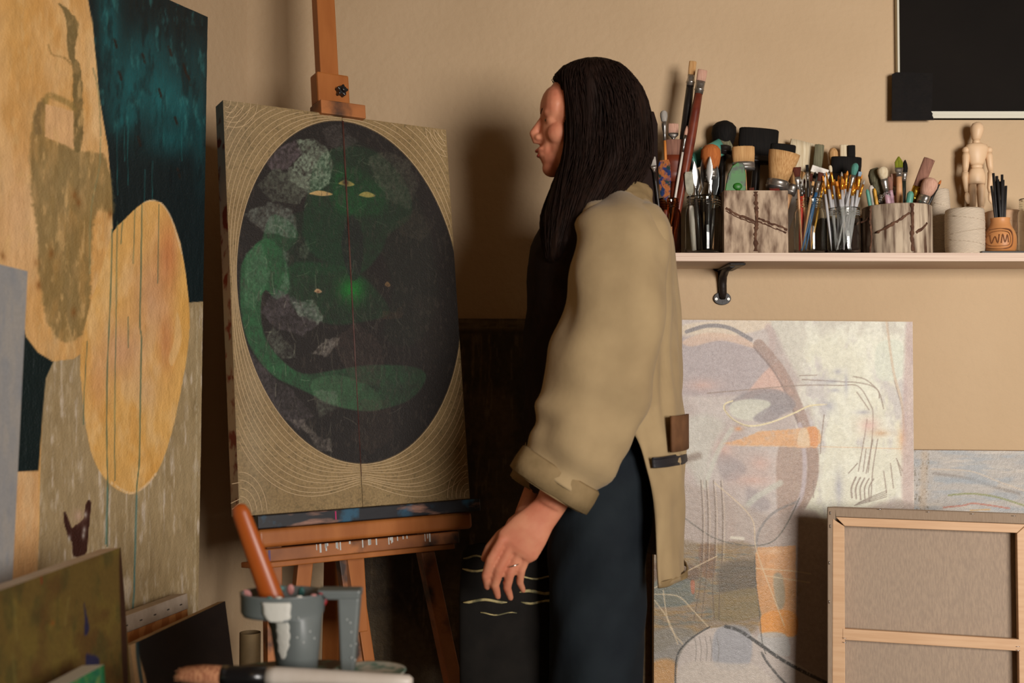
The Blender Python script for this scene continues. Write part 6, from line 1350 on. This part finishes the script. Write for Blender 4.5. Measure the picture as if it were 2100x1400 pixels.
def qd(x0, x1, x2, x3, z0_, z1_, d0, d1): # prism from bottom pair to top pair
    k_ = lambda px: tx + (px - 606) * kx
    w.hexa([V((k_(x0), TY - d0, z0_)), V((k_(x1), TY - d0, z0_)), V((k_(x1), TY + d0, z0_)), V((k_(x0), TY + d0, z0_)), V((k_(x2), TY - d1, z1_)), V((k_(x3), TY - d1, z1_)), V((k_(x3), TY + d1, z1_)), V((k_(x2), TY + d1, z1_))])
qd(700, 727, 694, 738, TZ + .001, zt_(1222), .010, .014); qd(672, 738, 650, 741, zt_(1226), zt_(1206), .014, .016)
w.build('handle', grey, tub, bevel=.003)
wp = mat('poured white paint', rgb(206, 204, 194), .35, rgb(112, 118, 118), 60, lo=.58, hi=.64, bump=.0006, bscale=200, spec=.5)
def tub_front(px, py, off=.0009):
    z = at(606, py, TY - .03).z; x = tx + (px - 606) * kx
    if z > zl: a_, b_, dx = 85, 65, -26
    else:
        t = (z - TZ) / (zl - TZ); a_ = 41 + 13 * t; b_ = 40 + 14 * t; dx = 3 - 3 * t
    q = max(-.97, min(.97, (x - tx - dx * kx) / (a_ * kx))); return V((x, TY - b_ * kx * math.sqrt(1 - q * q) - off, z))
w = MB(); left = [(550, 1232), (556, 1262), (572, 1274), (576, 1300), (578, 1330), (584, 1352)]; right = [(608, 1232), (607, 1262), (602, 1274), (604, 1300), (600, 1330), (590, 1354)]
g_ = []; cols = 9; Lp = smooth_poly(left, False, 4); Rp = smooth_poly(right, False, 4)
for a, b_ in zip(Lp, Rp):
    for j in range(cols): q = j / (cols - 1); g_.append(tub_front(a[0] * (1 - q) + b_[0] * q + 1.5 * math.sin(a[1] * .3), a[1] * (1 - q) + b_[1] * q))
nr = len(Lp); w.add(g_, [(i * cols + j, i * cols + j + 1, (i + 1) * cols + j + 1, (i + 1) * cols + j) for i in range(nr - 1) for j in range(cols - 1)], True)
o = w.build('white_paint_run', wp, tub); s_ = o.modifiers.new('solid', 'SOLIDIFY'); s_.thickness = .0014; s_.offset = 0
rs = random.Random(6); cols_ = [('rim white', (206, 200, 190)), ('rim crimson', (150, 26, 34)), ('rim teal', (60, 110, 104)), ('rim black', (34, 36, 38)), ('rim pink', (190, 130, 124))]
for i in range(26):
    th = rs.uniform(.15, math.pi - .15) if i < 20 else rs.uniform(math.pi, 2 * math.pi); nm, c = cols_[i % 5]
    zz = zr - rs.uniform(.002, .018) if i < 20 else zr + .0005
    f_ = 80.5 if i < 20 else 86; g = 60 if i < 20 else 66
    w = MB(); w.ball(V((tx - 26 * kx + f_ * kx * math.cos(th), TY + g * kx * math.sin(th), zz)), (rs.uniform(.004, .008), .0016, rs.uniform(.003, .008)) if i < 20 else (.004, .002, .0016), 10); w.build('paint_splash', mat(nm, rgb(*c), .45), tub)
for i in range(12):
    px = rs.choice([rs.uniform(612, 650), rs.uniform(700, 732)]); py = rs.uniform(1235, 1350); w = MB()
    c_ = tub_front(px, py, 0) if px < 660 else V((tx + (px - 606) * kx, TY - .0125, zt_(py)))
    w.ball(c_, (.0010, .0008, .0013), 8); w.build('paint_fleck', mat('pale fleck', rgb(196, 198, 194), .5), tub)
# wooden handled brush standing in the tub
T_ = at(488, 1034, TY - .01); B = at(596, 1330, TY); ax = (B - T_).normalized()
hb = thing('paintbrush', B, 'paintbrush with a thick orange wooden handle standing up in the grey tub', 'paintbrush')
w = MB(); w.sweep([T_, T_ + ax * .003, T_ + ax * .012, T_.lerp(B, .45), T_.lerp(B, .8), B.lerp(T_, .1)], [(.004, .003), (.009, .006), (.0115, .008), (.0140, .010), (.0160, .011), (.014, .010)], 20, side=SX)
w.build('handle', mat('glossy orange wood', rgb(170, 84, 30), .35, rgb(150, 68, 22), 12, stretch=(1, 1, .2), spec=.5), hb)
w = MB(); w.sweep([B.lerp(T_, .1), B], [(.016, .010), (.018, .009)], 16, side=SX); w.build('bristles', B_['tan'], hb)
# white handled brush lying across the stool
by = 1.398; z_ = TZ + .0135
A0 = V((at(366, 1375, by).x, by + .004, z_ - .001)); A1 = V((at(848, 1390, by).x, by - .014, TZ + .0085))
ax = (A1 - A0).normalized(); Lb = (A1 - A0).length; P = lambda t, dz=0: A0.lerp(A1, t) + V((0, 0, dz))
lb = thing('paintbrush', V((TXc, by, TZ)), 'large paintbrush with white handle lying across the front of the stool', 'paintbrush')
w = MB(); w.sweep([P(0), P(.02), P(.10), P(.19)], [(.012, .006), (.015, .009), (.015, .012), (.0125, .0115)], 20, side=(0, 1, 0)); rs = random.Random(2)
for i in range(120):
    q = rs.uniform(-1, 1); d = rs.uniform(-1, 1) * math.sqrt(max(0, 1 - q * q)); s0 = P(.08) + V((0, q * .014, d * .010)); e_ = P(rs.uniform(-.012, .015)) + V((0, q * .0155, d * .008)); w.sweep([s0, e_], [.0008, .0002], 4, caps=False)
w.build('bristles', bmat('paint clogged bristles', (206, 150, 108), (120, 60, 44)), lb)
w = MB(); w.sweep([P(.185), P(.22), P(.30), P(.385)], [(.0128, .0118), (.0132, .0125), (.0125, .0125), (.0118, .0118)], 22, side=(0, 1, 0)); w.build('ferrule', mat('black ferrule', rgb(24, 22, 22), .25, spec=.6), lb)
w = MB(); w.sweep([P(.38), P(.42), P(.55), P(.75), P(.92), P(.985), P(1)], [.0122, .0125, .0118, .0100, .0085, .0075, .004], 22); w.build('handle', mat('worn white lacquer', rgb(206, 196, 184), .35, rgb(196, 184, 170), 30, spec=.5), lb)
# paint plate on the stool behind the brush
pc_ = at(735, 1374, 1.455); pl_ = thing('palette_plate', (TXc + .085, 1.452, TZ), 'whitish plate smeared with paint at the right edge of the stool', 'palette')
w = MB(); w.lathe([(0, 0), (.038, 0), (.046, .003), (.047, .0045), (.044, .004), (.036, .002), (0, .002)], (TXc + .085, 1.452, TZ + .0003), 40); w.build('plate', mat('smeared white plate', rgb(190, 184, 170), .4, rgb(96, 130, 116), 40, lo=.45, hi=.6, bump=.001), pl_)
a = at(600, 1398, 1.345); b_ = at(760, 1400, 1.345); w = MB(); a.z = b_.z = TZ + .006
ob_ = thing('paintbrush', a, 'thin orange handled brush lying in front of the white one on the stool', 'paintbrush')
w.sweep([a, a.lerp(b_, .4), b_], [.003, .0055, .004], 12); w.build('handle', H_['orange'], ob_)
d_ = (a - b_).normalized(); w = MB(); w.sweep([a - d_ * .001, a + d_ * .02], [.004, .0045], 12); w.build('ferrule', dull, ob_); w = MB(); w.sweep([a + d_ * .019, a + d_ * .035, a + d_ * .045], [.0045, .005, .001], 12); w.build('bristles', B_['teal'], ob_)
